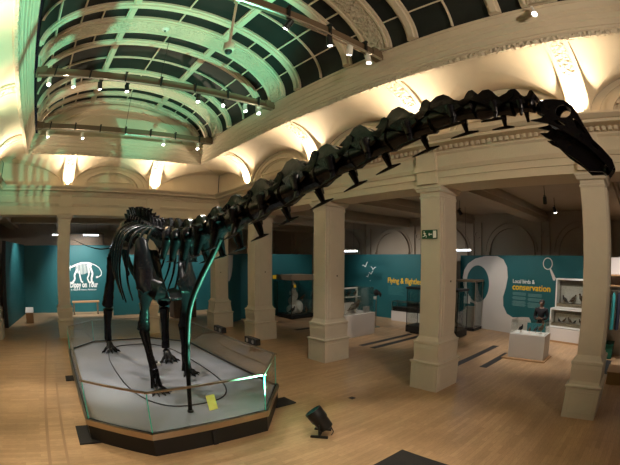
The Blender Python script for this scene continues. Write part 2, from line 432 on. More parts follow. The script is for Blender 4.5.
# glazing strips with their bars: one window per gap between arches
edges = sorted([y-.36 for y in CARV]+[y+.36 for y in CARV]+[y-.12 for y in MINOR]+[y+.12 for y in MINOR])
edges = [e for e in edges if e < 13.1 and e > -4.5]
gaps = [(12.74,VEND-.38)] if VEND-.38-12.74 > .05 else []
ALL = sorted([(y-.36,y+.36) for y in CARV]+[(y-.12,y+.12) for y in MINOR if y < 12.9])
for (p0,p1),(q0,q1) in zip(ALL[:-1],ALL[1:]):
    if q0-p1 > .05: gaps.append((p1,q0))
n = 1
for y0, y1 in gaps:
    P = []; F = []
    for i in range(NA+1): P += [vp(PI*i/NA,y0-.02,.03), vp(PI*i/NA,y1+.02,.03), vp(PI*i/NA,y0-.02,.06), vp(PI*i/NA,y1+.02,.06)]
    for i in range(NA):
        q = 4*i; F += [(q,q+1,q+5,q+4),(q+2,q+6,q+7,q+3)]
    w = struct('window_%d' % n, MB().add(P, F), M['vaultpane'], True)
    g = MB()
    for an in ((22,40,90,140,158) if y1-y0 > 1 else (22,40,52,90,128,140,158)):
        an = math.radians(an); nr = vn(an); tg = Vector((0,1,0)).cross(nr)
        g.obox(vp(an,(y0+y1)/2)+nr*.005, (0,1,0), tg, nr, (y1-y0)/2+.02, .016, .03)
    if y1-y0 > 1:
        ym = (y0+y1)/2
        g.sweep([(-.016,-.02),(.016,-.02),(.016,.035),(-.016,.035)], [(vp(PI*i/NA,ym),(0,1,0),vn(PI*i/NA)) for i in range(NA+1)])
    build('glazing_bars', g, M['plaster'], w)
    g = MB()
    for an in (66,114):
        an = math.radians(an); nr = vn(an); tg = Vector((0,1,0)).cross(nr)
        g.obox(vp(an,(y0+y1)/2), (0,1,0), tg, nr, (y1-y0)/2+.03, .10, .05)
        g.obox(vp(an,(y0+y1)/2)+nr*.05, (0,1,0), tg, nr, (y1-y0)/2+.03, .055, .03)
    build('longitudinal_rib', g, M['plaster'], w)
    n += 1
# end tympanum with an inner moulded arch
t = MB(); P = [Vector((VCX,VEND,VZ-.05))] + [vp(PI*i/NA,VEND,.05) for i in range(NA+1)]
t.add(P + [p+Vector((0,.1,0)) for p in P], [(0,i,i+1) for i in range(1,NA+1)] + [(NA+2,NA+2+i+1,NA+2+i) for i in range(1,NA+1)])
for q0, q1, th in ((.66,.70,.05),(.80,.90,.08)):
    path = [((VCX,VEND,VZ), (VA*math.cos(PI*i/NA),0,VB*math.sin(PI*i/NA)), (0,-1,0)) for i in range(NA+1)]
    t.sweep([(q0,0),(q1,0),(q1,th),(q0,th)], path)
struct('wall_tympanum', t, M['plaster'], True)

# ------------------------------------------------------------------ columns
def column(x, y, hx, hy, sx, sy, label, disc=None):
    """plinth half sizes hx,hy and shaft half sizes sx,sy"""
    e = empty('column', (x,y,0), label, 'column', 'columns around the hall')
    p = MB().frustum(x, y, [(0,hx+.0,hy+.0),(.60,hx,hy),(.61,hx+.025,hy+.025),(.645,hx+.03,hy+.03),(.66,hx-.01,hy-.01)])
    for dx, dy, a in ((hx,0,hy),(-hx,0,hy)): # sunk panel frames
        for s in (-1,1):
            p.box(x+dx-.006, x+dx+.006, y+s*(a-.09)-.008, y+s*(a-.09)+.008, .12, .52)
    for s in (-1,1):
        p.box(x+s*(hx-.09)-.008, x+s*(hx-.09)+.008, y-hy-.006, y-hy+.006, .12, .52)
    for z in (.12,.52):
        p.box(x-hx+.09, x+hx-.09, y-hy-.006, y-hy+.006, z-.008, z+.008); p.box(x-hx-.006, x-hx+.006, y-hy+.09, y+hy-.09, z-.008, z+.008)
    build('plinth', p, M['stone'], e, bevel=.006)
    build('base', MB().frustum(x, y, [(.655,hx-.03,hy-.03),(.72,hx-.04,hy-.04),(.95,sx+.075,sy+.075),(1.03,sx+.07,sy+.07),(1.045,sx+.085,sy+.085),(1.09,sx+.085,sy+.085),(1.11,sx+.045,sy+.045),(1.20,sx,sy)]), M['stone'], e)
    s = MB().frustum(x, y, [(1.19,sx,sy),(4.16,sx,sy)])
    # raised strips on the two end faces
    for sg in (-1,1):
        s.box(x-sx*.55, x+sx*.55, y+sg*(sy+.012)-.015, y+sg*(sy+.012)+.015, 1.2, 4.16)
        s.box(x-sx*.78, x+sx*.78, y+sg*(sy+.004)-.012, y+sg*(sy+.004)+.012, 1.2, 4.16)
    build('shaft', s, M['stone'], e, bevel=.008)
    if disc: build('fixing_disc', MB().tube([(disc[0],y-sy-.026,disc[1]),(disc[0],y-sy-.034,disc[1])], .022, 12), M['rubber'], e)
    build('capital', MB().frustum(x, y, [(4.15,sx+.012,sy+.012),(4.19,sx+.02,sy+.02),(4.20,sx-.0,sy-.0),(4.27,sx+.0,sy+.0),(4.29,sx+.05,sy+.05),(4.35,sx+.075,sy+.075),(4.365,sx+.09,sy+.09),(ZE+.0,sx+.09,sy+.09)]), M['stone'], e)
    return e
XC = 7.29
clabs = ['nearest cream column at the right, in front of the clothes stand', 'cream column that carries the green exit sign',
         'cream column just left of the flying birds display plinth', 'cream column to the left of the glass case of stuffed birds']
for y, l in zip(COLS_Y, clabs): column(XC, y, .455, .36, .36, .25, l, (7.34, 2.38))
column(7.12, 14.72, .45, .37, .30, .25, 'distant corner column seen behind the raised neck support', (7.06, 2.28))
column(COLS_X[0], 14.75, .32, .36, .255, .30, 'slim cream column beside the dinosaur drawing on the far panel')
column(COLS_X[1], 14.75, .32, .36, .255, .30, 'cream column hidden behind the legs of the dinosaur skeleton')
column(-2.95, 14.75, .40, .36, .30, .28, 'cream corner column at the left edge of the hall')


# exit sign
e = empty('exit_sign', (6.93,4.51,3.28), 'green exit sign with running figure on the cream column', 'sign')
build('backing', MB().box(6.905,6.93,4.32,4.70,3.28,3.47), M['signgreen'], e)
s3 = lambda u, v, w: Vector((6.903-w, 4.70-u, 3.28+v))
def strip(mb, a, b, w):
    a, b = Vector(a), Vector(b); d = (b-a).normalized(); nn = Vector((-d.y,d.x))*w
    mb.plate([a+nn, a-nn, b-nn, b+nn], .004, s3)
fg = MB(); fg.plate([(.055+.014*math.cos(t),.15+.014*math.sin(t)) for t in [2*PI*i/10 for i in range(10)]], .004, s3)
for a, b, w in (((.06,.13),(.075,.085),.012),((.075,.085),(.11,.07),.008),((.11,.07),(.105,.03),.007),((.075,.085),(.055,.055),.008),((.055,.055),(.02,.05),.007),
                ((.062,.125),(.10,.115),.006),((.06,.125),(.03,.105),.006)): strip(fg, a, b, w)
build('running_figure', fg, M['whitepaint'], e)
fg = MB()
for a, b, w in (((.17,.095),(.26,.095),.010),((.17,.095),(.195,.12),.009),((.17,.095),(.195,.07),.009)): strip(fg, a, b, w)
build('arrow', fg, M['whitepaint'], e)
build('door_symbol', MB().plate([(.285,.02),(.365,.02),(.365,.17),(.285,.17)], .004, s3), M['whitepaint'], e)

# ------------------------------------------------------------------ display platform with its glass barrier
OCT = [(1.15,4.95),(3.18,4.98),(4.14,6.05),(4.14,10.8),(3.15,11.85),(1.15,11.85),(.22,10.85),(.22,5.80)]
def inset(poly, d):
    n = len(poly); out = []
    for i in range(n):
        p0, p1, p2 = Vector(poly[i-1]), Vector(poly[i]), Vector(poly[(i+1)%n])
        e1, e2 = (p1-p0).normalized(), (p2-p1).normalized(); n1, n2 = Vector((-e1.y,e1.x)), Vector((-e2.y,e2.x))
        b = (n1+n2).normalized(); out.append(tuple(p1 + b*d/max(.3,b.dot(n1))))
    return out
up2 = lambda z: (lambda u, v, w: Vector((u, v, z+w)))
e = empty('display_platform', (2.18,8.4,0), 'eight-sided grey platform with black sides and a glass barrier under the dinosaur skeleton', 'platform')
DZ = .34
build('deck', MB().plate(inset(OCT,.05), .06, up2(DZ-.03)), M['deck'], e)
build('skirt', MB().plate(inset(OCT,.02), .285, up2(.1425)), M['black'], e)
tr = MB()
for i in range(8):
    a, b = Vector((*OCT[i],0)), Vector((*OCT[(i+1)%8],0)); u = (b-a).normalized(); n = Vector((-u.y,u.x,0))
    tr.obox((a+b)/2+n*.025+Vector((0,0,.335)), u, n, (0,0,1), (b-a).length/2+.008, .035, .050)
build('edge_trim', tr, M['brass'], e)
sj = MB(); sj.box(2.14,2.22,4.958,4.975,.005,.26); build('skirt_joint', sj, M['rubber'], e)
for i in range(8):
    a, b = Vector((*OCT[i],0)), Vector((*OCT[(i+1)%8],0)); u = (b-a).normalized(); n = Vector((-u.y,u.x,0))
    c = (a+b)/2+n*.05; hl = (b-a).length/2-.02
    gp = build('glass_panel', MB().obox(c+Vector((0,0,.69)), u, n, (0,0,1), hl, .006, .32), M['glass'], e)
    build('handrail', MB().obox(c+Vector((0,0,1.015)), u, n, (0,0,1), hl+.035, .022, .012), M['brass'], gp)
    eg = MB().obox(c+u*(hl+.008)+Vector((0,0,.69)), u, n, (0,0,1), .007, .008, .32)
    build('glass_edge', eg, M['glassedge'], gp)
    build('base_channel', MB().obox(c+Vector((0,0,.375)), u, n, (0,0,1), hl+.02, .014, .012), M['black'], gp)
for i, (x, y) in enumerate(((.24,6.02),(.24,9.3),(4.12,5.98))):
    build('foot_plate', MB().obox((x,y,.012), (1,0,0),(0,1,0),(0,0,1), .24,.36 if i==0 else .2,.012), M['rubber'], e)
for y in (7.03, 8.62):
    b = empty('rail_floodlight', (4.12,y,1.03), ('nearer' if y < 8 else 'farther')+' black twin floodlight clamped on the far glass barrier', 'floodlight', 'floodlights on the barrier')
    build('housing', MB().box(4.10,4.22,y-.24,y+.24,1.03,1.17), M['black'], b, bevel=.01)
    for s in (-.12,.12): build('lens', MB().tube([(4.10,y+s,1.10),(4.092,y+s,1.10)], .045, 14), M['steel'], b)
# loop drawn on the deck in dark tape
ln = MB(); pts = []
for i in range(60):
    t = 2*PI*i/60; pts.append((2.35+1.05*math.copysign(abs(math.cos(t))**.7,math.cos(t)), 8.5+2.6*math.copysign(abs(math.sin(t))**.7,math.sin(t)), DZ+.0135))
tag(build('deck_cable', MB().tube(pts, .012, 6, closed=True), M['black'], None, True, origin=(2.35,8.5,DZ)), 'thin dark cable laid in a loop on the grey deck', 'cable')
e = empty('sign_card', (2.48,5.68,DZ), 'yellow sign card standing on the deck beside the neck support', 'sign')
cu, cv = Vector((1,.12,0)).normalized(), Vector((-.35,-.05,.0))
cw = Vector((0,.45,.9)).normalized(); cn = cu.cross(cw)
build('card', MB().obox((2.47,5.62,DZ+.12), cu, cn, cw, .085, .004, .13), M['card'], e)
pr = MB()
for i, (o_, l_) in enumerate(((.07,.05),(.03,.06),(0,.055),(-.03,.06),(-.06,.04))): pr.obox(Vector((2.47,5.62,DZ+.12))+cw*o_-cn*.006, cu, cn, cw, l_, .001, .008)
build('print', pr, M['rock'], e)
build('easel_leg', MB().tube([(2.48,5.68,DZ+.22),(2.49,5.80,DZ+.005)], .006, 6), M['steel'], e)
e = empty('deck_projector', (2.38,8.66,DZ), 'small white box with a black lens on the deck between the legs', 'projector')
build('body', MB().box(2.27,2.49,8.58,8.75,DZ+.002,DZ+.07), M['white'], e, bevel=.01)
build('lens', MB().tube([(2.38,8.66,DZ+.06),(2.38,8.66,DZ+.12)], [.06,.05], 12), M['black'], e)
tag(build('doormat', MB().box(3.0,4.25,1.75,3.06,.0,.015), M['rubber'], None, origin=(3.6,2.4,0)), 'dark brown rubber mat at the bottom edge of the view', 'mat')

# ------------------------------------------------------------------ exhibition panels
def panel(name, A, B, h, label, m=M['teal'], th=.12, back=True):
    A, B = Vector((*A,0)), Vector((*B,0)); u = (B-A).normalized(); n = u.cross(Vector((0,0,1)))   # n faces the viewer
    e = empty(name, (A+B)/2, label, 'exhibition panel'); L = (B-A).length
    build('board', MB().obox((A+B)/2 - n*th/2 + Vector((0,0,h/2)), u, n, (0,0,1), L/2, th/2, h/2), m, e)
    P = lambda s, z, w=0.0: A + u*s + Vector((0,0,z)) + n*w
    return e, u, n, P
# flying birds wall
e, u, n, P = panel('exhibition_panel', (14.7,15.1), (14.7,8.3), 3.10, 'tall teal panel with yellow words about flying and white bird shapes')
text('title', 'Flying & flightless', .37, M['yellow'], e, P(3.06,1.72), u, (0,0,1), .004, width=2.12)
tb = MB()
for i in range(8): tb.obox(P(3.10+.46+.05*math.sin(i*2.1), 1.56-.055*i, .003), u, n, (0,0,1), .44+.05*math.sin(i*2.1), .002, .010)
build('text_block', tb, M['faintprint'], e)
for (s, z, k, r) in ((1.58,2.50,.24,.2),(2.10,2.37,.19,-.3),(1.98,2.13,.17,.1),(1.75,1.97,.12,.3),(1.92,1.76,.05,0)):
    ca, sa = math.cos(r), math.sin(r)
    w = [(-1,.25),(-.6,.45),(-.25,.2),(0,0),(.2,.35),(.55,.75),(1,.8),(.6,.5),(.3,.05),(.12,-.2),(-.15,-.18),(-.5,.2)]
    build('bird_shape', MB().plate([(s+k*(x*ca-y*sa), z+k*(x*sa+y*ca)) for x, y in w], .004, lambda a, b, c: P(a, b, .004+c)), M['whitepaint'], e)
# conservation wall
e, u, n, P = panel('exhibition_panel', (15.2,8.24), (13.56,1.35), 3.06, 'tall teal and white panel about conservation with a magnifying glass drawing')
S0 = math.hypot(.2, .84)
Pc = P
Q = lambda s, z, w=0.0: Pc(s+S0, z, w)
out = [(-.60,1.6),(-.70,2.1),(-.62,2.42),(-.40,2.70),(.02,2.92),(.61,3.03),(1.24,3.03),(1.56,2.9),(1.76,2.6),(1.81,2.19),(1.72,1.78),(1.59,1.41),(1.62,1.05),(1.83,.75),(2.15,.63),(2.6,.69),(2.96,.71),(3.06,.57),(3.1,.0),(.12,0),(.12,1.0),(-.35,1.1)]
ell = [(.18+.65*math.cos(2*PI*i/36), 1.86+.78*math.sin(2*PI*i/36)) for i in range(36)]
build('white_shape', MB().plate(out, .02, lambda a, b, c: Q(a, b, .012+c), [ell]), M['white'], e)
text('small_title', 'Local birds &', .21, M['whitepaint'], e, Q(2.06,1.99,.0), u, (0,0,1), .004, width=1.08)
text('title', 'conservation', .34, M['yellow'], e, Q(2.05,1.73,.0), u, (0,0,1), .006, width=1.84)
tb = MB()
for cx_, z0_ in ((2.07,1.62),(2.84,1.60)):
    for i in range(13):
        if i in (3,7): continue
        tb.obox(Q(cx_+.34, z0_-.042*i, .003), u, n, (0,0,1), .33+.025*math.sin(3*i), .002, .010)
build('text_block', tb, M['paleprint'], e)
mg = MB()
arch_ring(mg, (3.75,2.76), .19, .225, .012, lambda a, b, c: Q(a, b, .004+c), 0, 2*PI, 30)
mg.plate([(3.83,2.57),(3.89,2.59),(4.13,2.24),(4.09,2.15),(4.01,2.16)], .012, lambda a, b, c: Q(a, b, .006+c))
build('magnifying_glass_drawing', mg, M['white'], e)
# back-left panels
e, u, n, P = panel('exhibition_panel', (8.85,16.1), (13.3,16.1), 3.08, 'dark teal panel standing behind the glass case of stuffed birds')
e, u, n, P = panel('exhibition_panel', (7.75,15.15), (8.80,15.85), 3.04, 'teal panel end with a white curve seen between two far columns')
cv = [(.05,3.0),(.45,3.0),(.42,2.5),(.30,2.1),(.16,1.9),(.05,1.85)]
build('white_shape', MB().plate(cv, .02, lambda a, b, c: P(a, b, .012+c)), M['white'], e)
e, u, n, P = panel('exhibition_panel', (3.2,19.6), (11.6,20.2), 3.05, 'bright teal panel far behind the neck support column', th=.15)
b = empty('display_plinth', (9.3,17.6,0), 'low pale lit display seen far off between two columns', 'plinth')
build('body', MB().box(8.3,10.6,17.3,18.0,0,.55), M['white'], b); build('shelf', MB().box(8.25,10.65,17.25,18.05,.55,.60), M['rock'], b)
b = empty('display_plinth', (6.5,17.9,0), 'dark low display block behind the corner column', 'plinth')
build('body', MB().box(6.0,7.2,17.6,18.3,0,.9), M['feather'], b); build('top', MB().box(5.95,7.25,17.55,18.35,.9,.95), M['white'], b)
# far end panel with the drawing of the skeleton
e, u, n, P = panel('exhibition_panel', (-2.55,21.6), (3.6,21.35), 3.56, 'large teal panel at the far end with a white dinosaur skeleton drawing')
PX = lambda x: (x+2.55)
text('title', 'Dippy on Tour', .42, M['whitepaint'], e, P(PX(.86),1.33), u, (0,0,1), .012, width=1.72)
for wd, x_, ww in (('A',.92,.08),('Natural',1.04,.42),('History',1.51,.40),('Adventure',1.96,.52)): text('subtitle', wd, .13, M['whitepaint'], e, P(PX(x_),1.16), u, (0,0,1), 0, width=ww)
dr = MB(); kx = 1.0
def stroke(pts, w):
    for (x0,z0),(x1,z1) in zip(pts[:-1], pts[1:]):
        a, b = Vector((x0,z0)), Vector((x1,z1)); d = (b-a).normalized(); nn = Vector((-d.y,d.x))*w
        dr.plate([a+nn,a-nn,b-nn,b+nn], .006, lambda p, q, r: P(PX(p), q, .005+r))
for i in range(11): stroke([(1.28+.085*i, 2.56+.05*math.sin(i*.4)), (1.25+.085*i, 2.05+.04*math.cos(i*.7))], .018)    # ribs
stroke([(.62,2.32),(.8,2.36),(1.0,2.42),(1.25,2.52),(1.6,2.62),(2.0,2.62),(2.2,2.58)], .045)
stroke([(2.2,2.58),(2.45,2.50),(2.68,2.36),(2.82,2.14),(2.80,1.96),(2.62,1.86)], .022)
stroke([(2.62,1.86),(2.48,1.84),(2.58,1.90)], .04)
stroke([(.70,2.2),(.72,2.46)], .02); stroke([(.88,2.22),(.9,2.5)], .02)
stroke([(1.32,2.28),(1.15,1.98),(1.18,1.76),(.98,1.54),(.88,1.54)], .05)
stroke([(1.45,2.2),(1.5,1.9),(1.58,1.62),(1.68,1.60)], .04)
stroke([(2.12,2.45),(2.28,2.05),(2.20,1.80),(2.22,1.58),(2.34,1.56)], .055)
stroke([(2.02,2.4),(2.05,2.0),(1.95,1.8),(2.06,1.58),(2.16,1.57)], .04)
stroke([(1.95,2.55),(2.2,2.42)], .09)
build('skeleton_drawing', dr, M['whitepaint'], e)
e, u, n, P = panel('exhibition_panel', (-2.62,16.9), (-2.05,21.3), 3.58, 'narrow teal side panel at the far left with a dark front edge')
build('front_edge', MB().box(-2.80,-2.60,16.86,16.98,0,3.6), M['black'], e)
e = empty('air_vent_unit', (1.9,22.0,3.56), 'dark slatted vent box above the dinosaur drawing', 'vent')
v = MB()
for i in range(9): v.box(.85,2.9,21.46,21.50,3.60+.065*i,3.64+.065*i)
build('slats', v, M['beam'], e); build('casing', MB().box(.8,2.95,21.50,21.9,3.56,4.2), M['black'], e)
e = empty('barrier_bench', (1.7,20.4,0), 'pale low rail in front of the dinosaur drawing', 'bench')
build('seat', MB().box(.9,2.5,20.3,20.55,.62,.70), M['tan'], e)
for x in (1.0,2.4): build('leg', MB().box(x-.04,x+.04,20.34,20.5,0,.62), M['beam'], e)
e = empty('leaflet_box', (-1.55,18.2,0), 'small pale box with a sloping white top standing on the floor at the far left', 'box')
build('body', MB().box(-1.75,-1.35,18.05,18.4,0,.48), M['tan'], e)
build('sloping_top', MB().add([(-1.77,18.03,.48),(-1.33,18.03,.48),(-1.33,18.42,.68),(-1.77,18.42,.68),(-1.77,18.42,.48),(-1.33,18.42,.48)], [(0,1,2,3),(4,5,1,0),(3,2,5,4),(0,3,4),(1,5,2)]), M['white'], e)

# ------------------------------------------------------------------ stuffed birds and show cases
def bird(name, x, y, z, k, heading, mt, label, group, pose=.5, cat='bird'):
    """perching bird: body, head, beak, tail, legs"""
    o = empty(name, (x,y,z), label, cat, group)
    h = Vector((math.cos(heading), math.sin(heading), 0)); U = Vector((0,0,1)); b = Vector((x,y,z+.004)); s = h.cross(U)
    f = lambda a, c, q=0: b + h*a*k + U*c*k + s*q*k
    build('body', MB().tube([f(-.34,.30+.0*pose),f(-.25,.34),f(-.05,.45+.05*pose),f(.15,.58+.15*pose),f(.24,.68+.2*pose)], [.05*k,.13*k,.2*k,.16*k,.07*k], 10), mt, o, True)
    c = f(.26,.76+.22*pose)
    hd = build('head', MB().ball(c, .10*k,.10*k,.105*k, 10, 7), mt, o, True)
    build('beak', MB().tube([c+h*.08*k, c+h*.2*k-U*.02*k], [.03*k,.004*k], 6), M['tan'], hd)
    build('tail', MB().tube([f(-.28,.32),f(-.62,.18)], [.10*k,.07*k], 8, s, .25), mt, o)
    for sg in (-1,1):
        build('wing', MB().tube([f(.15,.62+.12*pose,sg*.15),f(-.1,.48,sg*.2),f(-.42,.28,sg*.12)], [.06*k,.13*k,.03*k], 8, U, .35), mt, o, True)
        build('leg', MB().tube([f(-.02,.34,sg*.07),f(.0,.0,sg*.07)], .018*k, 6), M['tan'], o)
    return o
def glassbox(parent, x0, x1, y0, y1, z0, z1, frame, t=.012):
    g = MB()
    g.box(x0,x1,y0,y0+.006,z0,z1); g.box(x0,x1,y1-.006,y1,z0,z1); g.box(x0,x0+.006,y0,y1,z0,z1); g.box(x1-.006,x1,y0,y1,z0,z1)
    gg = build('glass_cover', g, M['glass'], parent)
    if frame:
        f = MB()
        for x in (x0,x1):
            for y in (y0,y1): f.box(x-t,x+t,y-t,y+t,z0,z1)
        for z in (z0,z1):
            for y in (y0,y1): f.box(x0-t,x1+t,y-t,y+t,z-t,z+t)
            for x in (x0,x1): f.box(x-t,x+t,y0-t,y1+t,z-t,z+t)
        build('cover_frame', f, frame, gg)
# tall glass case left of the third column
e = empty('glass_display_case', (11.5,15.1,0), 'tall glass display case with dark canopy and a group of stuffed birds', 'display case')
x0,x1,y0,y1 = 10.78,12.15,14.55,15.75
build('base', MB().box(x0,x1,y0,y1,.03,.19), M['black'], e, bevel=.01); build('plinth', MB().box(x0+.06,x1-.06,y0+.06,y1-.06,0,.03), M['black'], e)
build('canopy', MB().box(x0-.02,x1+.02,y0-.02,y1+.02,1.84,2.09), M['beam'], e)
glassbox(e, x0+.02,x1-.02,y0+.02,y1-.02,.19,1.84, M['black'])
rk = build('display_rock', MB().ball((11.30,15.2,.40), .30,.28,.26, 9, 5).ball((11.62,15.15,.50), .28,.26,.34, 8, 5).ball((11.36,15.25,.80), .22,.20,.26, 8, 5).ball((11.52,15.28,1.05), .18,.18,.24, 7, 5).ball((11.42,15.22,1.28), .13,.13,.16, 7, 5), M['featherwhite'], e)
random.seed(3)
for i, (x, y, z, k, a, m_, l) in enumerate(((11.42,15.22,1.43,.36,3.6,'featherwhite','pale stuffed bird on top of the pale rock'),(11.12,15.1,1.02,.30,3.9,'featherwhite','pale stuffed bird on the left shoulder of the rock'),
        (11.80,15.02,.80,.32,5.4,'feather','brown stuffed bird on the right shoulder of the rock'),(11.06,14.86,.20,.40,5.6,'featherblack','dark stuffed bird low at the left of the rock'),
        (11.90,14.82,.20,.36,3.6,'featherblack','dark stuffed bird low at the right of the rock'),(11.45,14.84,.20,.38,3.3,'featherwhite','pale stuffed bird low at the front of the rock'))):
    bird('stuffed_bird', x, y, z, k, a, M[m_], l+' in the tall canopy case', 'birds in the tall canopy case')
tag(build('info_label', MB().box(10.93,11.06,14.560,14.566,1.50,1.63), M['yellow'], None, origin=(11,14.56,1.5)), 'small yellow label on the glass of the stuffed bird case', 'label')
tag(build('info_sign', MB().box(10.76,11.08,16.06,16.09,1.85,2.04), M['yellow'], None, origin=(10.9,16.08,1.95)), 'small yellow sign on the dark teal panel at the left of the stuffed bird case', 'sign')
# flying plinth with glass cover
e = empty('display_plinth', (10.4,10.2,0), 'white display plinth with brown bird under a glass cover, right of the third column', 'plinth')
px0,px1,py0,py1 = 9.55,11.15,9.72,10.75
build('body', MB().box(px0,px1,py0,py1,0,.84), M['white'], e, bevel=.01)
glassbox(e, px0+.05,px1-.05,py0+.05,py1-.05,.84,1.80, None)
build('back_stand', MB().box(9.98,10.03,10.30,10.36,.84,1.78).box(10.72,10.77,10.30,10.36,.84,1.78).box(9.98,10.77,10.30,10.36,1.73,1.78).box(10.0,10.75,10.12,10.30,1.42,1.45).box(9.98,10.5,10.20,10.36,.84,1.22), M['white'], e)
bird('stuffed_bird', 10.36,10.02,.84,.56,6.0,M['feather'],'brown stuffed bird spreading low on the white plinth under glass', None, .1)
bird('stuffed_bird', 10.22,10.21,1.45,.24,4.5,M['featherblack'],'small dark stuffed bird on the shelf of the flying plinth, left', None)
bird('stuffed_bird', 10.55,10.21,1.45,.24,4.5,M['feather'],'small brown stuffed bird on the shelf of the flying plinth, right', None)
tag(build('label_block', MB().box(10.78,10.98,9.86,10.02,.842,1.05), M['white'], None, origin=(10.9,9.9,.84)), 'little white label block at the right end of the flying plinth', 'label')
e = empty('bird_on_stand', (12.3,10.68,0), 'black hanging bird model on a thin stand behind the flying plinth', 'model')
build('stand_pole', MB().tube([(12.3,10.68,0),(12.3,10.68,1.33)], .02, 8).tube([(12.3,10.68,0),(12.3,10.68,.02)], .18, 16), M['steel'], e)
build('body', MB().ball((12.3,10.68,1.46), .10,.14,.14, 12, 8).tube([(12.3,10.55,1.5),(12.3,10.46,1.40),(12.3,10.44,1.30)], [.05,.06,.02], 8), M['featherblack'], e, True); build('label', MB().box(12.2,12.24,10.60,10.74,1.18,1.30), M['white'], e)
# low cabinet under the flying text
e = empty('low_cabinet', (14.4,10.2,0), 'long low grey cabinet with dark glazed top below the yellow flying words', 'cabinet')
build('body', MB().box(14.2,14.66,8.9,11.37,0,.46), M['white'], e, bevel=.01)
build('inner_tray', MB().box(14.24,14.62,8.95,11.3,.46,.66), M['black'], e); glassbox(e, 14.22,14.64,8.92,11.35,.46,.90, M['steel'], .01)
# tall case behind the exit-sign column
e = empty('glass_display_case', (12.5,7.9,0), 'tall narrow glass case on dark legs standing behind the exit sign column', 'display case')
build('base', MB().box(12.1,12.9,6.62,8.95,.05,.30), M['black'], e); build('plinth', MB().box(12.2,12.8,6.75,8.8,0,.05), M['black'], e)
build('canopy', MB().box(12.08,12.92,6.60,8.97,1.72,1.80), M['black'], e); glassbox(e, 12.12,12.88,6.64,8.93,.30,1.72, M['black'], .010)
bird('stuffed_bird', 12.5,7.8,.30,.8,4.2,M['featherblack'],'large dark stuffed bird in the glass case behind the exit sign column', None)
e = empty('glass_display_case', (14.4,7.3,0), 'tall grey glass case between the exit sign column and the white wall shape', 'display case')
build('base', MB().box(14.0,14.75,6.85,7.75,0,.12), M['black'], e); build('canopy', MB().box(13.98,14.77,6.83,7.77,1.98,2.06), M['beam'], e); glassbox(e, 14.02,14.73,6.87,7.73,.12,1.98, M['steel'], .008)
build('pedestal', MB().box(14.2,14.55,7.1,7.5,.12,.95), M['diorama'], e); build('label_panel', MB().box(14.1,14.12,7.15,7.45,1.1,1.4), M['white'], e)
# front case with open black birds
e = empty('display_plinth', (11.05,3.3,0), 'white display case with small dark birds under glass in front of the conservation wall', 'plinth')
cx0,cx1,cy0,cy1 = 10.68,11.35,2.80,3.98
build('body', MB().box(cx0,cx1,cy0,cy1,0,.74), M['white'], e, bevel=.01); build('floor_edge', MB().box(cx0-.16,cx1+.05,cy0-.1,cy1+.16,0,.03), M['tan'], e)
glassbox(e, cx0+.03,cx1-.03,cy0+.03,cy1-.03,.74,1.14, None)
build('teal_reflection', MB().box(11.26,11.29,2.95,3.6,.742,1.0), M['teal'], e)  # teal slab imitating the reflection at the back of the glass
for (x,y,k,a,m_,l) in ((10.95,3.70,.26,4.0,'featherblack','black stuffed bird at the left end of the white case'),(10.98,3.42,.2,3.6,'feather','small brown stuffed bird second from the left in the white case'),
                     (10.95,3.02,.34,3.9,'feather','brown speckled stuffed bird at the right end of the white case'),(11.08,3.24,.22,4.6,'featherblack','small black stuffed bird in the middle of the white case')):
    bird('stuffed_bird', x, y, .74, k, a, M[m_], l, 'birds in the white case')
for (y,l) in ((3.78,'left'),(3.2,'middle'),(2.95,'right')):
    tag(build('info_card', MB().box(10.76,10.88,y-.07,y+.07,.7425,.752), M['whitepaint'], None, origin=(10.8,y,.74)), 'white caption card at the %s front of the white case' % l, 'card', 'caption cards in the white case')
# two framed dioramas against the conservation wall
Q0 = Q
u_ = Vector((13.56-15.2,1.35-8.24,0)).normalized(); n_ = u_.cross(Vector((0,0,1)))
def diorama(s0, s1, z0, z1, w, label, blabels, k):
    e = empty('framed_diorama', Q0((s0+s1)/2, z0, w), label, 'display case', 'framed bird dioramas')
    f = MB()
    for a0,a1,b0,b1 in ((s0,s1,z0,z0+.05),(s0,s1,z1-.05,z1),(s0,s0+.05,z0+.05,z1-.05),(s1-.05,s1,z0+.05,z1-.05)):
        f.obox(Q0((a0+a1)/2,(b0+b1)/2,w+.15), u_, n_, (0,0,1), (a1-a0)/2, .16, (b1-b0)/2)
    build('frame', f, M['whitepaint'], e)
    build('back_panel', MB().obox(Q0((s0+s1)/2,(z0+z1)/2,w+.02), u_, n_, (0,0,1), (s1-s0)/2-.04, .015, (z1-z0)/2-.04), M['diorama'], e)
    build('painted_sky', MB().obox(Q0((s0+s1)/2,(z0+z1)/2-.05,w+.038), u_, n_, (0,0,1), (s1-s0)/2-.12, .003, (z1-z0)*.28), M['featherwhite'], e)
    build('ground', MB().obox(Q0((s0+s1)/2,z0+.10,w+.15), u_, n_, (0,0,1), (s1-s0)/2-.05, .10, .05), M['rock'], e)
    build('glass_front', MB().obox(Q0((s0+s1)/2,(z0+z1)/2,w+.27), u_, n_, (0,0,1), (s1-s0)/2-.05, .003, (z1-z0)/2-.05), M['glass'], e)
    nb = len(blabels)
    for i, l in enumerate(blabels):
        p = Q0(s0+.34+(s1-s0-.68)*i/max(1,nb-1), z0+.152, w+.15)
        bird('stuffed_bird', p.x, p.y, p.z, k*(.85+.3*((i*7)%3)/2), math.atan2(u_.y,u_.x)+(.15 if i%2 else 2.99), M['featherblack' if i%3==0 else 'feather'], l, 'birds in the framed dioramas')
b = empty('display_plinth', Q(4.95,0,.25), 'long white plinth under the framed bird dioramas', 'plinth')
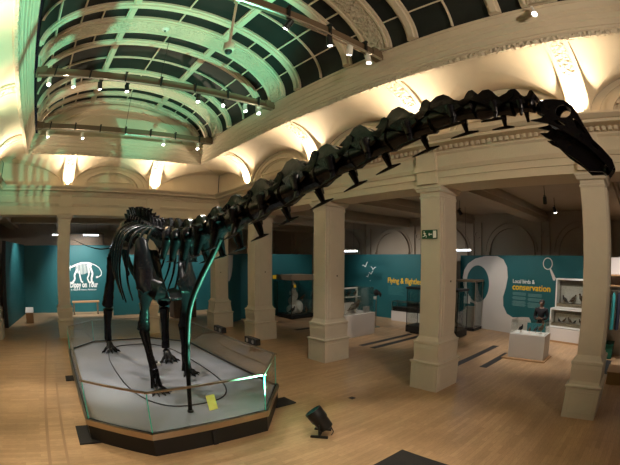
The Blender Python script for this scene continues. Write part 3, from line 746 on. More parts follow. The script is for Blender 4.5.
build('body', MB().obox(Q(4.95,.25,.20), u_, n_, (0,0,1), 1.0, .18, .25), M['white'], b); build('kick_strip', MB().obox(Q(4.95,.03,.384), u_, n_, (0,0,1), 1.0, .004, .03), M['tan'], b)
diorama(4.12,5.75,.52,1.20,.04,'lower framed diorama with a row of small dark birds', ['first dark bird in the lower framed diorama','second bird in the lower framed diorama','third bird in the lower framed diorama','fourth dark bird in the lower framed diorama','fifth bird in the lower framed diorama, half hidden by the column'], .21)
diorama(4.32,5.75,1.22,2.26,.04,'upper framed diorama with three larger dark birds', ['left bird in the upper framed diorama','middle bird in the upper framed diorama','right bird in the upper framed diorama, by the column'], .35)

# shop corner at the right edge
e = empty('clothes_stand', (11.2,.55,0), 'white shop wall unit with tan shelves at the right edge', 'shop unit')
build('wall_board', MB().box(12.4,12.5,-1.6,1.05,0,3.0), M['white'], e); build('side_board', MB().box(11.6,12.4,1.0,1.05,0,3.0), M['white'], e)
for z in (2.15,2.45): build('shelf', MB().box(11.7,12.4,-1.5,.98,z,z+.035), M['tan'], e)
build('rail', MB().tube([(11.75,-1.5,2.02),(11.75,.98,2.02)], .018, 8), M['steel'], e)
for i, (y, m_, l) in enumerate(((.78,'tealcloth','teal garment hanging nearest the column on the shop rail'),(.60,'coat','dark navy coat second on the shop rail'),(.40,'coat','dark navy coat third on the shop rail'),(.2,'white','white garment at the frame edge on the shop rail'))):
    e = empty('hanging_garment', (11.75,y,2.0), l, 'garment', 'clothes on the shop rail')
    b = MB().tube([(11.75,y,1.98),(11.75,y,1.88),(11.75,y,1.6),(11.75,y,1.1),(11.75,y,.92)], [.06,.20,.23,.25,.26], 12, (1,0,0), .30)
    build('cloth', b, M[m_], e, True); build('hanger_hook', MB().tube([(11.75,y,1.97),(11.75,y,2.0)], .006, 6), M['steel'], e)
e = empty('storage_crate', (12.2,.95,0), 'dark green crate on the floor behind the nearest column', 'crate')
b = MB(); b.box(11.75,12.35,.66,.68,0,.42).box(11.75,12.35,.92,.94,0,.42).box(11.75,11.77,.68,.92,0,.42).box(12.33,12.35,.68,.92,0,.42).box(11.75,12.35,.66,.94,0,.02)
build('walls', b, M['crate'], e); b = MB(); b.box(11.72,12.38,.64,.96,.40,.44); build('lid', b, M['crate'], e)
e = empty('floor_toy_box', (11.1,.45,0), 'low wooden box at the right edge of the floor', 'box')
build('body', MB().box(9.2,9.9,.05,.55,0,.28), M['tan'], e); build('lid', MB().box(9.18,9.92,.03,.57,.28,.31), M['tan'], e)

# ------------------------------------------------------------------ the dinosaur skeleton
AX = 2.30
dino = empty('dinosaur_skeleton', (AX,8.4,DZ), 'huge black long-necked dinosaur skeleton standing on the grey platform', 'dinosaur skeleton')
BN = M['bone']
def sgn_curve(pts, k=8):
    """Catmull-Rom through points"""
    P = [Vector(p) for p in pts]; P = [P[0]*2-P[1]] + P + [P[-1]*2-P[-2]]; out = []
    for i in range(1, len(P)-2):
        for j in range(k):
            t = j/k; a, b, c, d = P[i-1], P[i], P[i+1], P[i+2]
            out.append(.5*((2*b)+(c-a)*t+(2*a-5*b+4*c-d)*t*t+(3*b-a-3*c+d)*t**3))
    out.append(P[-2]); return out
def lerp_list(r, n):
    out = []
    for i in range(n):
        x = i*(len(r)-1)/(n-1); k = min(int(x), len(r)-2); out.append(r[k]+(r[k+1]-r[k])*(x-k))
    return out
def bone(name, pts, rad, parent, side=None, flat=1.0, n=12, k=6):
    c = sgn_curve(pts, k) if len(pts) > 2 else [Vector(pts[0]).lerp(Vector(pts[1]), i/12) for i in range(13)]
    r = lerp_list(rad, len(c)); r = [q*(1+.06*math.sin(i*2.3+len(c))) for i, q in enumerate(r)]
    return build(name, MB().tube(c, r, n, side, flat), BN, parent, True)

# --- neck: (Y, Z) of each vertebra centre, head first
CERV = [(.71,3.83),(.90,3.84),(1.24,3.86),(1.62,3.80),(2.02,3.73),(2.42,3.65),(2.90,3.55),(3.47,3.44),(4.06,3.35),(4.60,3.28),(5.15,3.23),(5.70,3.20),(6.22,3.20),(6.72,3.24)]
SPH = [.11,.13,.15,.21,.22,.22,.28,.28,.27,.25,.24,.26,.29,.32]      # spine tip height above the centre
neck = part_empty('neck', dino, (AX,4.5,3.4))
def vert_frame(seq, i):
    a = Vector((AX,*seq[max(i-1,0)])); b = Vector((AX,*seq[min(i+1,len(seq)-1)])); t = (a-b).normalized()  # towards the head
    s = Vector((1,0,0)); return Vector((AX,*seq[i])), t, s.cross(t)*1.0, s
for i in range(len(CERV)):
    c, t, u, s = vert_frame(CERV, i)
    if u.z < 0: u = -u
    L = ((Vector((0,*CERV[max(i-1,0)]))-Vector((0,*CERV[min(i+1,len(CERV)-1)]))).length)/(2 if 0 < i < len(CERV)-1 else 1)
    h = SPH[i]; r = .052 + .0108*i; r = min(r, .150)
    mb = MB()
    mb.tube([c-t*L*.55, c-t*L*.45, c-t*L*.1, c+t*L*.25, c+t*L*.48, c+t*L*.58], [r*.9,r*1.1,r*.72,r*.8,r*1.02,r*.55], 14)
    # neural arch body
    mb.tube([c-t*L*.34+u*r*.6, c-t*L*.12+u*h*.36, c+t*L*.15+u*h*.25, c+t*L*.38+u*r*.5], [r*.6,r*.9,r*.7,r*.5], 12, s, .8)
    W = lambda a, b, q: c + t*a*L + u*b*h + s*q
    prof = [(-.72,.58),(-.56,.70),(-.40,.80),(-.25,1.0),(-.08,1.02),(.03,.84),(.13,.58),(.25,.44),(.36,.48),(.43,.66),(.50,.78),(.59,.77),(.64,.62),(.57,.40),(.40,.18),(.05,.08),(-.25,.14),(-.46,.36)]
    for sg in (-1,1):
        sp = .35*r + .015
        mb.plate(prof, .035+.02*r/.1, lambda a, b, w, sg=sg, sp=sp, W=W, r=r: W(a, b, sg*(sp+.45*r*b*abs(a))+w))
        # zygapophysis knobs
        mb.tube([W(.44,.58,sg*r*.45), W(.56,.70,sg*r*.6)], [.30*r,.34*r], 8)
        mb.tube([W(-.38,.50,sg*r*.5), W(-.62,.54,sg*r*.8)], [.34*r,.14*r], 8)
        # side process, stem and cervical rib
        mb.tube([W(.0,.34,sg*r*.5), W(.04,.10,sg*(r*1.2)), c+t*L*.08-u*r*.85+s*sg*r*1.3], [.42*r,.52*r,.30*r], 8)
        mb.plate([(-.40,.40),(-.10,.55),(.22,.28),(.30,.02),(.05,-.18),(-.18,.0)], .02+.015*r/.1, lambda a, b, w, sg=sg, W=W, r=r: W(a, b, sg*(r*(1.15-.9*b))+w))
        dk = 1+.75*min(1,max(0,(i-7)/4)); rb = c+t*L*.08-u*(r*1.45+.012)*dk+s*sg*r*1.45
        mb.tube([c+t*L*.08-u*r*.5+s*sg*r*1.0, rb], [.36*r*dk,.20*r*dk], 8)
        if i > 0: mb.tube([rb+t*L*.26-u*.004, rb+t*L*.06, rb-t*L*.16-u*.006, rb-t*L*(.40+.35*(dk-1))-u*.012*dk*dk], [.006,.11*r+.006,.09*r+.005,.005], 8)
    build('cervical_vertebra', mb, BN, neck, True)

# --- trunk vertebrae, sacrum and ribs
DOR = [(7.15,3.26),(7.45,3.30),(7.75,3.34),(8.05,3.39),(8.35,3.44),(8.65,3.49),(8.95,3.53),(9.25,3.56),(9.52,3.58),(9.80,3.58),(10.08,3.56),(10.36,3.53)]
DSP = [.30,.30,.31,.34,.38,.42,.46,.50,.54,.58,.58,.54]
trunk = part_empty('trunk', dino, (AX,8.7,3.4))
for i in range(len(DOR)):
    c, t, u, s = vert_frame(DOR, i)
    if u.z < 0: u = -u
    h = DSP[i]; r = .115; mb = MB(); L = .30
    mb.tube([c-t*.15, c-t*.11, c, c+t*.11, c+t*.15], [r*.9,r*1.08,r*.78,r*1.08,r*.9], 14)
    W = lambda a, b, q: c + t*a*L + u*b*h + s*q
    mb.tube([W(0,.1,0), W(-.05,.45,0), W(-.22,.85,0), W(-.26,1.0,0)], [.08,.06,.055,.075], 10, s, .9)
    for sg in (-1,1):
        mb.tube([W(0,.32,sg*.03), W(-.05,.46,sg*.16), W(-.08,.52,sg*.27)], [.06,.042,.05], 8)
        mb.plate([(-.38,.30),(.30,.34),(.05,.60),(-.20,.98),(-.42,1.0),(-.36,.6)], .02 if i < 6 else .075, lambda a, b, w, sg=sg, W=W: W(a, b, sg*((.018+.045*b) if i < 7 else (.04+.19*b))+w))
        if i < 5: mb.tube([W(-.15,.75,sg*.03), W(-.30,1.06,sg*.09)], [.03,.022], 8)
    build('dorsal_vertebra' if i < 9 else 'sacral_vertebra', mb, BN, trunk, True)
RL = [.95,1.20,1.42,1.55,1.58,1.50,1.38,1.20,.95]
for i in range(9):
    c = Vector((AX,*DOR[i])); L = RL[i]
    for sg in (-1,1):
        wd = .46+.32*min(1,i/3)-.05*max(0,i-6); bk = .16 + .05*i
        pts = [c+Vector((sg*.14,0,.06)), c+Vector((sg*.30,.02,.13)), c+Vector((sg*wd*.86,.05,-.06)), c+Vector((sg*wd,bk*.5,-L*.35)), c+Vector((sg*wd*.97,bk*.8,-L*.68)), c+Vector((sg*wd*.80,bk,-L*.96))]
        bone('rib', pts, [.045,.058,.064,.058,.050,.034], trunk, (0,1,0), .5, 8, 5)

# --- tail: raised behind the hips, swinging round in the far half of the hall
tail = part_empty('tail', dino, (AX+.4,12.0,3.4))
TP = sgn_curve([(2.30,10.62,3.48),(2.42,11.2,3.40),(2.62,12.0,3.34),(2.82,12.7,3.30),(2.86,13.2,3.28),(2.62,13.55,3.26),(2.2,13.6,3.22),(1.75,13.45,3.16),(1.35,13.3,3.22),(.95,13.15,3.34),(.62,13.0,3.46)], 12)
def along(P, step):
    out = [P[0]]; acc = 0
    for a, b in zip(P[:-1], P[1:]):
        d = (b-a).length; acc += d
        if acc >= step(len(out)): out.append(b); acc = 0
    return out
TV = along(TP, lambda k: .20)
for i in range(len(TV)-8 if len(TV) > 12 else len(TV)-1):
    c = TV[i]; t = (TV[i]-TV[i+1]).normalized(); s = t.cross(Vector((0,0,1))).normalized(); u = s.cross(t)
    q = max(.16, 1-i/11.5); r = .105*q; L = .19; mb = MB(); h = .42*q**1.3
    mb.tube([c-t*L*.48, c-t*L*.38, c, c+t*L*.38, c+t*L*.48], [r*.85,r*1.05,r*.75,r*1.05,r*.85], 10)
    mb.tube([c+u*r*.5, c+u*h*.5-t*.02, c+u*h-t*.06], [r*.5,r*.34,r*.42], 8, s, .7)
    if i < 9:
        for sg in (-1,1): mb.tube([c+s*sg*r*.7, c+s*sg*(r+.18*q)], [r*.5,r*.25], 8)
        mb.tube([c-u*r*.8, c-u*(r+.16*q)-t*.03, c-u*(r+.26*q)-t*.10], [r*.4,r*.26,r*.12], 8)
    build('caudal_vertebra', mb, BN, tail, True)
wi = max(0, len(TP)-62)
build('whip_tail', MB().tube(TP[wi:], lerp_list([.030,.022,.014,.008], len(TP)-wi), 8), BN, tail, True)

# --- hips
pel = part_empty('pelvis', dino, (AX,9.9,3.1))
for sg in (-1,1):
    il = [(9.20,3.30),(9.30,3.52),(9.60,3.72),(9.95,3.80),(10.30,3.74),(10.52,3.56),(10.45,3.40),(10.20,3.28),(10.02,3.06),(9.90,3.16),(9.76,3.02),(9.62,3.20),(9.40,3.22)]
    build('ilium', MB().plate(il, .08, lambda a, b, w, sg=sg: Vector((AX+sg*(.46+.08*(9.9-a)-.45*(b-3.66))+w, a, b))), BN, pel, True, bevel=.02)
    bone('pubis', [(AX+sg*.36,9.76,3.02),(AX+sg*.28,9.45,2.68),(AX+sg*.12,9.15,2.36)], [.10,.075,.11], pel, (1,0,0), .55)
    bone('ischium', [(AX+sg*.36,10.0,3.02),(AX+sg*.24,10.28,2.70),(AX+sg*.08,10.62,2.42)], [.09,.055,.07], pel, (0,0,1), .7)
# --- limbs
def foot_bones(base, ankle, fwd, toes, k, name, parent):
    """digits fanned round the ankle with claws; fwd = heading angle"""
    mb = MB(); A = Vector(ankle); mb.ball(A+Vector((0,0,-.01)), .10*k,.10*k,.06*k, 10, 6)
    for j in range(toes):
        an = fwd + (j-(toes-1)/2)*.42; d = Vector((math.cos(an),math.sin(an),0)); l = k*(.20 - .02*abs(j-1))
        kn = Vector((base[0],base[1],0)) + d*.12*k + Vector((0,0,DZ+.13*k))
        mb.tube([A+d*.05*k, kn], [.045*k,.042*k], 8); 
        tip = Vector((base[0],base[1],0)) + d*(.12*k+l) + Vector((0,0,DZ+.042*k))
        mb.tube([kn-Vector((0,0,.0)), (kn+tip)/2+Vector((0,0,.015)), tip], [.048*k,.040*k,.034*k], 8)
        mb.tube([tip, tip+d*.07*k+Vector((0,0,.0)), tip+d*.12*k-Vector((0,0,.03*k))], [.034*k,.026*k,.006*k], 8)
    return build(name, mb, BN, parent, True)
def foreleg(x, foot, wrist, elbow, shoulder, sgx, nm, blade_top):
    leg = part_empty('front_leg', dino, elbow)
    X = Vector((1,0,0)); fv = Vector((x,*foot)); w = Vector((x,*wrist)); e = Vector(elbow); sh = Vector(shoulder)
    bone('humerus', [sh, sh.lerp(e,.12), sh.lerp(e,.5), sh.lerp(e,.88), e+Vector((0,0,.02))], [.16,.205,.085,.125,.14], leg, (1,-.25,0), .55)
    d = Vector((.045*sgx,-.03,0))
    bone('radius', [e+d, e.lerp(w,.5)+d*.8, w+d*.7], [.060,.040,.058], leg)
    bone('ulna', [e-d*1.1+Vector((0,.02,.03)), e.lerp(w,.25)-d, e.lerp(w,.6)-d*.8, w-d*.8], [.085,.062,.045,.052], leg)
    mb = MB()
    for j in range(5):
        an = -PI/2 + (j-2)*.75; q = Vector((math.cos(an)*.075, math.sin(an)*.075, 0))
        mb.tube([w+q*.8, w.lerp(Vector((x,fv.y,DZ+.10)),.5)+q, Vector((x,fv.y,DZ+.08))+q*1.25], [.036,.026,.036], 8)
    build('metacarpals', mb, BN, leg, True)
    foot_bones((x,fv.y), (x,fv.y,DZ+.12), -PI/2+.25, 5, .78, 'front_foot', leg)
    top = Vector(blade_top); dv = (top-sh)
    build('scapula', MB().tube([sh+Vector((0,-.18,-.16)), sh+Vector((0,-.05,-.02)), sh+dv*.28, sh+dv*.6, top, top+dv*.08], [.12,.225,.185,.15,.125,.06], 12, (1,.35*sgx,0), .32), BN, leg, True)
    build('coracoid', MB().tube([sh+Vector((-.02*sgx,-.06,-.05)), sh+Vector((-.16*sgx,-.26,-.14)), sh+Vector((-.28*sgx,-.30,-.18))], [.15,.19,.08], 12, (0,.4,1), .35), BN, leg, True)
foreleg(1.85, (6.86,DZ), (6.92,.78), (1.79,7.26,1.46), (1.83,6.95,2.40), -1, 'r', (1.74,7.10,3.16))
foreleg(2.86, (7.76,DZ), (7.78,.74), (2.86,7.72,1.42), (2.80,7.30,2.44), 1, 'l', (2.88,7.75,3.22))
st = MB()
for sg in (-1,1): st.plate([(-.02,-.16),(.20,-.20),(.24,.02),(.14,.18),(.0,.20)], .04, lambda a, b, w, sg=sg: Vector((AX+sg*(.03+a), 7.05+b*.8, 2.14+.25*abs(a)+b*.5+w)))
build('sternal_plates', st, BN, trunk, True, bevel=.015)
def hindleg(x, foot, ankle, knee, hip, sgx):
    leg = part_empty('hind_leg', dino, (x,*knee))
    a = Vector((x,*ankle)); k = Vector((x,*knee)); h = Vector(hip)
    bone('femur', [h+Vector((0,0,.04)), h.lerp(k,.10), h.lerp(k,.45), h.lerp(k,.85), k+Vector((0,0,.05))], [.13,.185,.125,.16,.175], leg, (1,0,0), .75)
    build('femur_head', MB().tube([h+Vector((0,0,-.05)), h+Vector((-sgx*.16,0,.03))], [.10,.09], 10), BN, leg, True)
    d = Vector((.06*sgx,.02,0))
    bone('tibia', [k-d*.7+Vector((0,0,-.05)), k.lerp(a,.5)-d*.5, a-d*.3], [.125,.072,.10], leg)
    bone('fibula', [k+d*1.2+Vector((0,0,-.06)), k.lerp(a,.5)+d*1.1, a+d*.9], [.06,.036,.055], leg)
    foot_bones((x,foot[0]), (x,foot[0]+.06,DZ+.24), -PI/2, 5, .95, 'hind_foot', leg)
hindleg(1.52, (10.55,DZ), (10.78,.62), (10.42,1.56), (1.66,9.86,2.98), -1)
hindleg(2.82, (9.04,DZ), (9.10,.66), (8.98,1.72), (2.76,9.82,2.98), 1)

# --- skull
SK = [(.543,3.871),(.474,3.865),(.396,3.845),(.344,3.794),(.316,3.738),(.281,3.648),(.238,3.554),(.18,3.491),(.123,3.418),(.112,3.375),(.145,3.335),(.162,3.371),(.21,3.427),(.278,3.496),(.387,3.572),(.45,3.609),(.516,3.642),(.615,3.662),(.552,3.687),(.532,3.719),(.561,3.736),(.566,3.796)]
LO = [(.564,3.573),(.511,3.571),(.484,3.595),(.395,3.526),(.281,3.468),(.202,3.405),(.17,3.365),(.188,3.335),(.279,3.335),(.325,3.380),(.421,3.448),(.487,3.520),(.532,3.543)]
ORB = [(.415+.058*math.cos(2*PI*i/16), 3.765+.050*math.sin(2*PI*i/16)) for i in range(16)]
ANT = [(.356,3.712),(.338,3.702),(.302,3.643),(.270,3.598),(.287,3.592),(.335,3.640)]
NAR = [(.250,3.540),(.228,3.520),(.200,3.488),(.214,3.480),(.240,3.505)]
LAT = [(.478,3.675),(.450,3.690),(.405,3.655),(.415,3.635),(.455,3.648)]
def sw(y): return .040 + .050*min(1, max(0,(y-.12)/.34))
def SQ(x, y, z):
    v = ((z-3.38)*.78 - (y-.12)*.62)/.07
    k = 1 - .9*sw(y)/AX*max(-1, min(1, v)); return Vector((x, y*k, 2.83+(z-2.83)*k))
skull = part_empty('skull', dino, (AX,.4,3.7))
mb = MB()
for sg in (-1,1):
    mb.plate(SK, .022, lambda a, b, w, sg=sg: SQ(AX+sg*sw(a)*(1-.50*max(0,(b-3.6))/.27)+w, a, b), [ORB,ANT,NAR,LAT])
build('cranium_sides', mb, BN, skull, True, bevel=.004)
# roof joining the two sides along the top edge, and the palate
mb = MB(); top = SK[0:11]
P = []; F = []
for y, z in top:
    q = sw(y)*(1-.50*max(0,(z-3.6))/.27)+.011
    P += [(AX-q,y,z),(AX-q*.5,y,z+.010),(AX+q*.5,y,z+.010),(AX+q,y,z),(AX+q,y+.012,z-.022),(AX-q,y+.012,z-.022)]
for i in range(len(top)-1):
    for k in range(6): k2 = (k+1) % 6; F.append((6*i+k,6*i+k2,6*i+6+k2,6*i+6+k))
F += [tuple(range(6)), tuple(6*(len(top)-1)+k for k in reversed(range(6)))]
mb.add([SQ(*p) for p in P], F); build('skull_roof', mb, BN, skull, True)
mb = MB(); mb.tube([(AX,.53,3.73),(AX,.49,3.68),(AX,.38,3.60),(AX,.25,3.50),(AX,.16,3.42)], [.07,.07,.055,.045,.03], 12, (1,0,0), .45)
mb.tube([(AX,.59,3.80),(AX,.56,3.79),(AX,.525,3.80)], [.04,.065,.05], 12); mb.plate([(.50,3.70),(.46,3.57),(.40,3.50),(.28,3.43),(.20,3.385),(.15,3.40),(.20,3.50),(.27,3.62),(.33,3.70),(.38,3.70),(.45,3.68)], .02, lambda a, b, w: SQ(AX+w, a, b))
build('palate_and_braincase', mb, BN, skull, True)
jaw = MB()
for sg in (-1,1): jaw.plate(LO, .02, lambda a, b, w, sg=sg: SQ(AX+sg*(sw(a)-.008)+w, a, b))
jaw.tube([(AX-.05,.19,3.36),(AX,.17,3.352),(AX+.05,.19,3.36)], [.02,.022,.02], 8)
build('lower_jaw', jaw, BN, skull, True, bevel=.004)
te = MB()
for i in range(9):
    x = AX-.040+.010*i; te.tube([SQ(x,.142+abs(i-4)*.004,3.372), SQ(x,.146+abs(i-4)*.004,3.350)], [.006,.003], 6)
build('teeth', te, BN, skull, True)
# neck support: bent rod from the deck up under the neck
rp = sgn_curve([(2.07,5.654,DZ+.04),(2.07,5.58,.93),(2.07,5.53,1.357),(2.08,5.42,1.92),(2.10,5.29,2.23),(2.15,5.05,2.56),(2.20,4.91,2.76),(2.24,4.80,2.92),(2.28,4.69,3.10)], 6)
build('support_rod', MB().tube(rp, lerp_list([.036,.040,.042,.046,.046,.040], len(rp)), 12), M['rod'], dino, True)
build('support_base', MB().tube([(2.07,5.65,DZ+.003),(2.07,5.65,DZ+.04)], [.055,.05], 16), M['black'], dino)
for x, y in ((1.62,10.2),(2.74,9.6)):
    pass

# ------------------------------------------------------------------ visitor behind the white case
def skinned(name, joints, links, parent, m, sub=2, root=0):
    me = bpy.data.meshes.new(name); org = ORG[parent.name]
    me.from_pydata([tuple(Vector(j[:3])) for j in joints], links, [])
    o = bpy.data.objects.new(name, me); COL.objects.link(o)
    s = o.modifiers.new('skin', 'SKIN'); s.use_smooth_shade = True
    sv = me.skin_vertices[0].data
    for i, j in enumerate(joints): sv[i].radius = (j[3], j[4] if len(j) > 4 else j[3]); sv[i].use_root = (i == root)
    b = o.modifiers.new('sub', 'SUBSURF'); b.levels = sub; b.render_levels = sub
    bpy.context.view_layer.update()
    m2 = bpy.data.meshes.new_from_object(o.evaluated_get(bpy.context.evaluated_depsgraph_get()))
    bpy.data.objects.remove(o); bpy.data.meshes.remove(me)
    for v in m2.vertices: v.co = Vector(v.co) - org
    m2.materials.clear(); m2.materials.append(m)
    for p in m2.polygons: p.use_smooth = True
    o = bpy.data.objects.new(name, m2); COL.objects.link(o); o.parent = parent; return o
PXX, PYY = 11.86, 3.32
per = empty('person', (PXX,PYY,0), 'person in black clothes with dark hair standing behind the white display case, hands clasped', 'person')
def G(f, s, z): return (PXX - f, PYY + s, z)      # f: forward (towards the case), s: to the figure's right
# body: one continuous figure
J = [G(0,0,.92)+(.13,.10), G(0,0,1.08)+(.12,.095), G(.0,0,1.24)+(.15,.11), G(-.01,0,1.355)+(.12,.085), G(.0,0,1.42)+(.052,.055), G(.02,0,1.50)+(.06,.07), G(.02,0,1.56)+(.075,.09), G(.01,0,1.605)+(.05,.06)]
K = [(0,1),(1,2),(2,3),(3,4),(4,5),(5,6),(6,7)]
for sg in (-1,1):
    n0 = len(J); J += [G(0,sg*.09,.86)+(.085,.09), G(.01,sg*.10,.48)+(.058,.062), G(-.02,sg*.105,.10)+(.04,.045), G(.0,sg*.105,.045)+(.045,.04), G(.14,sg*.12,.035)+(.04,.03)]
    K += [(0,n0),(n0,n0+1),(n0+1,n0+2),(n0+2,n0+3),(n0+3,n0+4)]
    n0 = len(J); J += [G(-.01,sg*.175,1.335)+(.06,.06), G(-.02,sg*.225,1.10)+(.045,.048), G(.17,sg*.12,1.07)+(.034,.036), G(.235,sg*.045,1.10)+(.026,.030), G(.26,sg*.02,1.115)+(.03,.022)]
    K += [(3,n0),(n0,n0+1),(n0+1,n0+2),(n0+2,n0+3),(n0+3,n0+4)]
    w = len(J)-1
    for q in range(4):
        b = len(J); z = 1.14-.018*q; J += [G(.285,sg*.005,z)+(.0085,), G(.30,-sg*.025,z-.008)+(.008,), G(.285,-sg*(.05+.004*(q==1)),z-.014)+(.007,)]
        K += [(w,b),(b,b+1),(b+1,b+2)]
    b = len(J); J += [G(.27,sg*.025,1.15)+(.009,), G(.285,sg*.0,1.17)+(.008,)]; K += [(w,b),(b,b+1)]
skinned('body', J, K, per, M['skin'])
# face on the body
fc = MB(); fc.ball(G(.095,0,1.535), .016,.014,.022, 8, 6)
build('nose', fc, M['skin'], per, True)
for sg in (-1,1): build('eye', MB().ball(G(.088,sg*.030,1.557), .008,.013,.007, 8, 6), M['black'], per, True)
build('mouth', MB().ball(G(.086,0,1.497), .008,.022,.006, 8, 6), mat('lips', (.22,.07,.06), .5), per, True)
for sg in (-1,1): build('ear', MB().ball(G(.015,sg*.088,1.54), .02,.012,.03, 8, 6), M['skin'], per, True)
build('hair', MB().ball(G(-.018,0,1.578), .100,.096,.085, 14, 10).tube([G(-.06,0,1.60),G(-.085,0,1.52),G(-.07,0,1.44)], [.07,.085,.05], 12, (0,1,0), .5), M['hair'], per, True)
TJ = [G(0,0,.90)+(.155,.125), G(0,0,1.08)+(.145,.115), G(0,0,1.24)+(.172,.13), G(-.01,0,1.37)+(.125,.09), G(0,0,1.435)+(.066,.07)]
TK = [(0,1),(1,2),(2,3),(3,4)]
for sg in (-1,1):
    n0 = len(TJ); TJ += [G(-.01,sg*.18,1.335)+(.076,.076), G(-.02,sg*.23,1.10)+(.060,.062), G(.16,sg*.125,1.07)+(.048,.05), G(.20,sg*.085,1.085)+(.042,.044)]
    TK += [(3,n0),(n0,n0+1),(n0+1,n0+2),(n0+2,n0+3)]
skinned('jacket', TJ, TK, per, M['blackcloth'])
LJ = [G(0,0,.93)+(.145,.115)]; LK = []
for sg in (-1,1):
    n0 = len(LJ); LJ += [G(0,sg*.095,.84)+(.10,.105), G(.01,sg*.103,.48)+(.075,.08), G(-.02,sg*.108,.10)+(.065,.07)]; LK += [(0,n0),(n0,n0+1),(n0+1,n0+2)]
skinned('trousers', LJ, LK, per, M['blackcloth'])
for sg in (-1,1): build('shoe', MB().tube([G(-.09,sg*.108,.05),G(-.02,sg*.108,.065),G(.10,sg*.118,.045),G(.19,sg*.122,.03)], [.04,.05,.045,.025], 10, (0,1,0), .8), M['black'], per, True)
UPW = 72; GANT = 125; AIS = 45; GREEN = 800; EXPO = 2.0
FILL_SPOTS = [((1.3,18.4,4.4),(1.6,21.5,1.7),360,(1,.95,.88),80), ((-1.4,18.6,4.4),(-2.3,19.2,1.9),90,(1,.95,.88),80),  # added fill spots without fixtures, to brighten panels, floors and columns
         ((11.6,12.6,4.3),(14.6,12.3,2.1),44,(1,.93,.85),80), ((11.6,10.2,4.3),(14.6,10.0,2.0),44,(1,.93,.85),80),
         ((10.6,13.4,4.4),(11.2,16.1,1.5),40,(1,.93,.85),80), ((4.4,17.4,4.4),(5.0,19.8,1.6),150,(1,.95,.88),85), ((8.2,17.2,4.4),(8.6,20,1.6),90,(1,.95,.88),90),
         ((10.2,-.6,4.3),(12.4,-.2,1.5),130,(1,.93,.88),80), ((-.4,8.2,6.9),(-1.3,6.6,0),330,(1,.86,.66),50),
         ((-.9,10.0,6.9),(-1.5,10.5,0),150,(1,.86,.66),60), ((.2,4.4,6.9),(-.6,3.6,0),260,(1,.86,.66),50), ((2.0,-3.6,5.2),(3.6,9,4.6),260,(1,.84,.66),120),
         ((3.4,1.6,6.9),(3.0,3.4,0),120,(1,.88,.70),46), ((9.4,3.6,4.3),(11.0,3.3,.6),80,(1,.92,.82),60),
         ((9.8,8.6,4.4),(11.2,9.2,0),65,(1,.90,.78),75), ((2.2,6.5,6.9),(2.2,8.0,.3),150,(1,.95,.92),42)]
CAMR = (0.7392765631, -0.6733708375, 0.0064713559); CAMU = (0.0067737474, 0.0170454961, 0.9998317696); CAMB = (-0.6733678635, -0.7391083589, 0.0171625797)
K1 = -0.04404284910; K3 = -8.78546650e-06; SHX = -0.0337622109; SHY = 0.0722846628

# ------------------------------------------------------------------ lamps
def spot(name, loc, target, energy, col, angle=60, blend=.6, size=.05, parent=None):
    l = bpy.data.lights.new(name, 'SPOT'); l.energy = energy; l.color = col; l.spot_size = math.radians(angle); l.spot_blend = blend; l.shadow_soft_size = size
    o = bpy.data.objects.new(name, l); COL.objects.link(o)
    d = (Vector(target)-Vector(loc)).normalized(); o.rotation_euler = d.to_track_quat('-Z','Y').to_euler()
    o.location = loc
    if parent is not None: o.parent = parent; o.location = Vector(loc)-ORG[parent.name]
    return o
def area(name, loc, target, energy, col, sx, sy):
    l = bpy.data.lights.new(name, 'AREA'); l.shape = 'RECTANGLE'; l.size = sx; l.size_y = sy; l.energy = energy; l.color = col
    o = bpy.data.objects.new(name, l); COL.objects.link(o); o.location = loc
    o.rotation_euler = (Vector(target)-Vector(loc)).normalized().to_track_quat('-Z','Y').to_euler(); return o
WARM = (1,.82,.58); NEUT = (1,.90,.80)
def uplight(x, y, dx, dy, label, e=UPW):
    """small floodlight on the cornice throwing light up the cove"""
    o = empty('uplight', (x,y,ZC), label, 'uplight', 'uplights on the cornice')
    build('housing', MB().box(x-.05, x+.05, y-.05, y+.05, ZC, ZC+.09), M['whitemetal'], o, bevel=.008)
    build('lens', MB().box(x-.04, x+.04, y-.04, y+.04, ZC+.09, ZC+.095), M['uplens'], o)
    spot('uplight_lamp', (x,y,ZC+.12), (x+dx,y+dy,ZC+1.2), e, WARM, 150, .8, .03, o)
rl = ['cornice uplight above the nearest right-hand column, behind the skull','cornice uplight above the column with the exit sign','cornice uplight above the column beside the flying birds plinth','cornice uplight above the column left of the stuffed bird case']
for y, l in zip(COLS_Y, rl): uplight(HX1-.20, y, -.22, 0, l)
for x, l in zip(COLS_X, ['cornice uplight above the slim column at the left','cornice uplight above the dinosaur hips on the far side']): uplight(x, HY1-.16, 0, -.16, l)
for y in (4.50, 8.08, 11.72): uplight(HX0+.20, y, .22, 0, 'cornice uplight on the left-hand cornice below the curved ceiling')

def tracklamp(loc, target, label, dark, e=0, col=NEUT, ang=38, group='track spotlights under the skylight'):
    """loc is the underside of the bar the lamp hangs from"""
    L = Vector(loc); o = empty('track_spotlight', L, label, 'spotlight', group)
    d = (Vector(target)-L).normalized(); c = L + Vector((0,0,-.13)); a = d.orthogonal().normalized()
    m = M['black'] if dark else M['whitemetal']
    build('bracket', MB().tube([L, L+Vector((0,0,-.07))], .012, 8).obox(L+Vector((0,0,-.01)), (1,0,0),(0,1,0),(0,0,1), .05,.02,.012), m, o)
    build('lamp_head', MB().tube([c-d*.10, c-d*.09, c+d*.10], [.035,.055,.062], 14), m, o, True)
    build('lens', MB().tube([c+d*.10, c+d*.104], .042, 14), M['lens'], o)
    if e: spot('track_lamp', c+d*.13, target, e, col, ang, .5, .05, o)
    return o

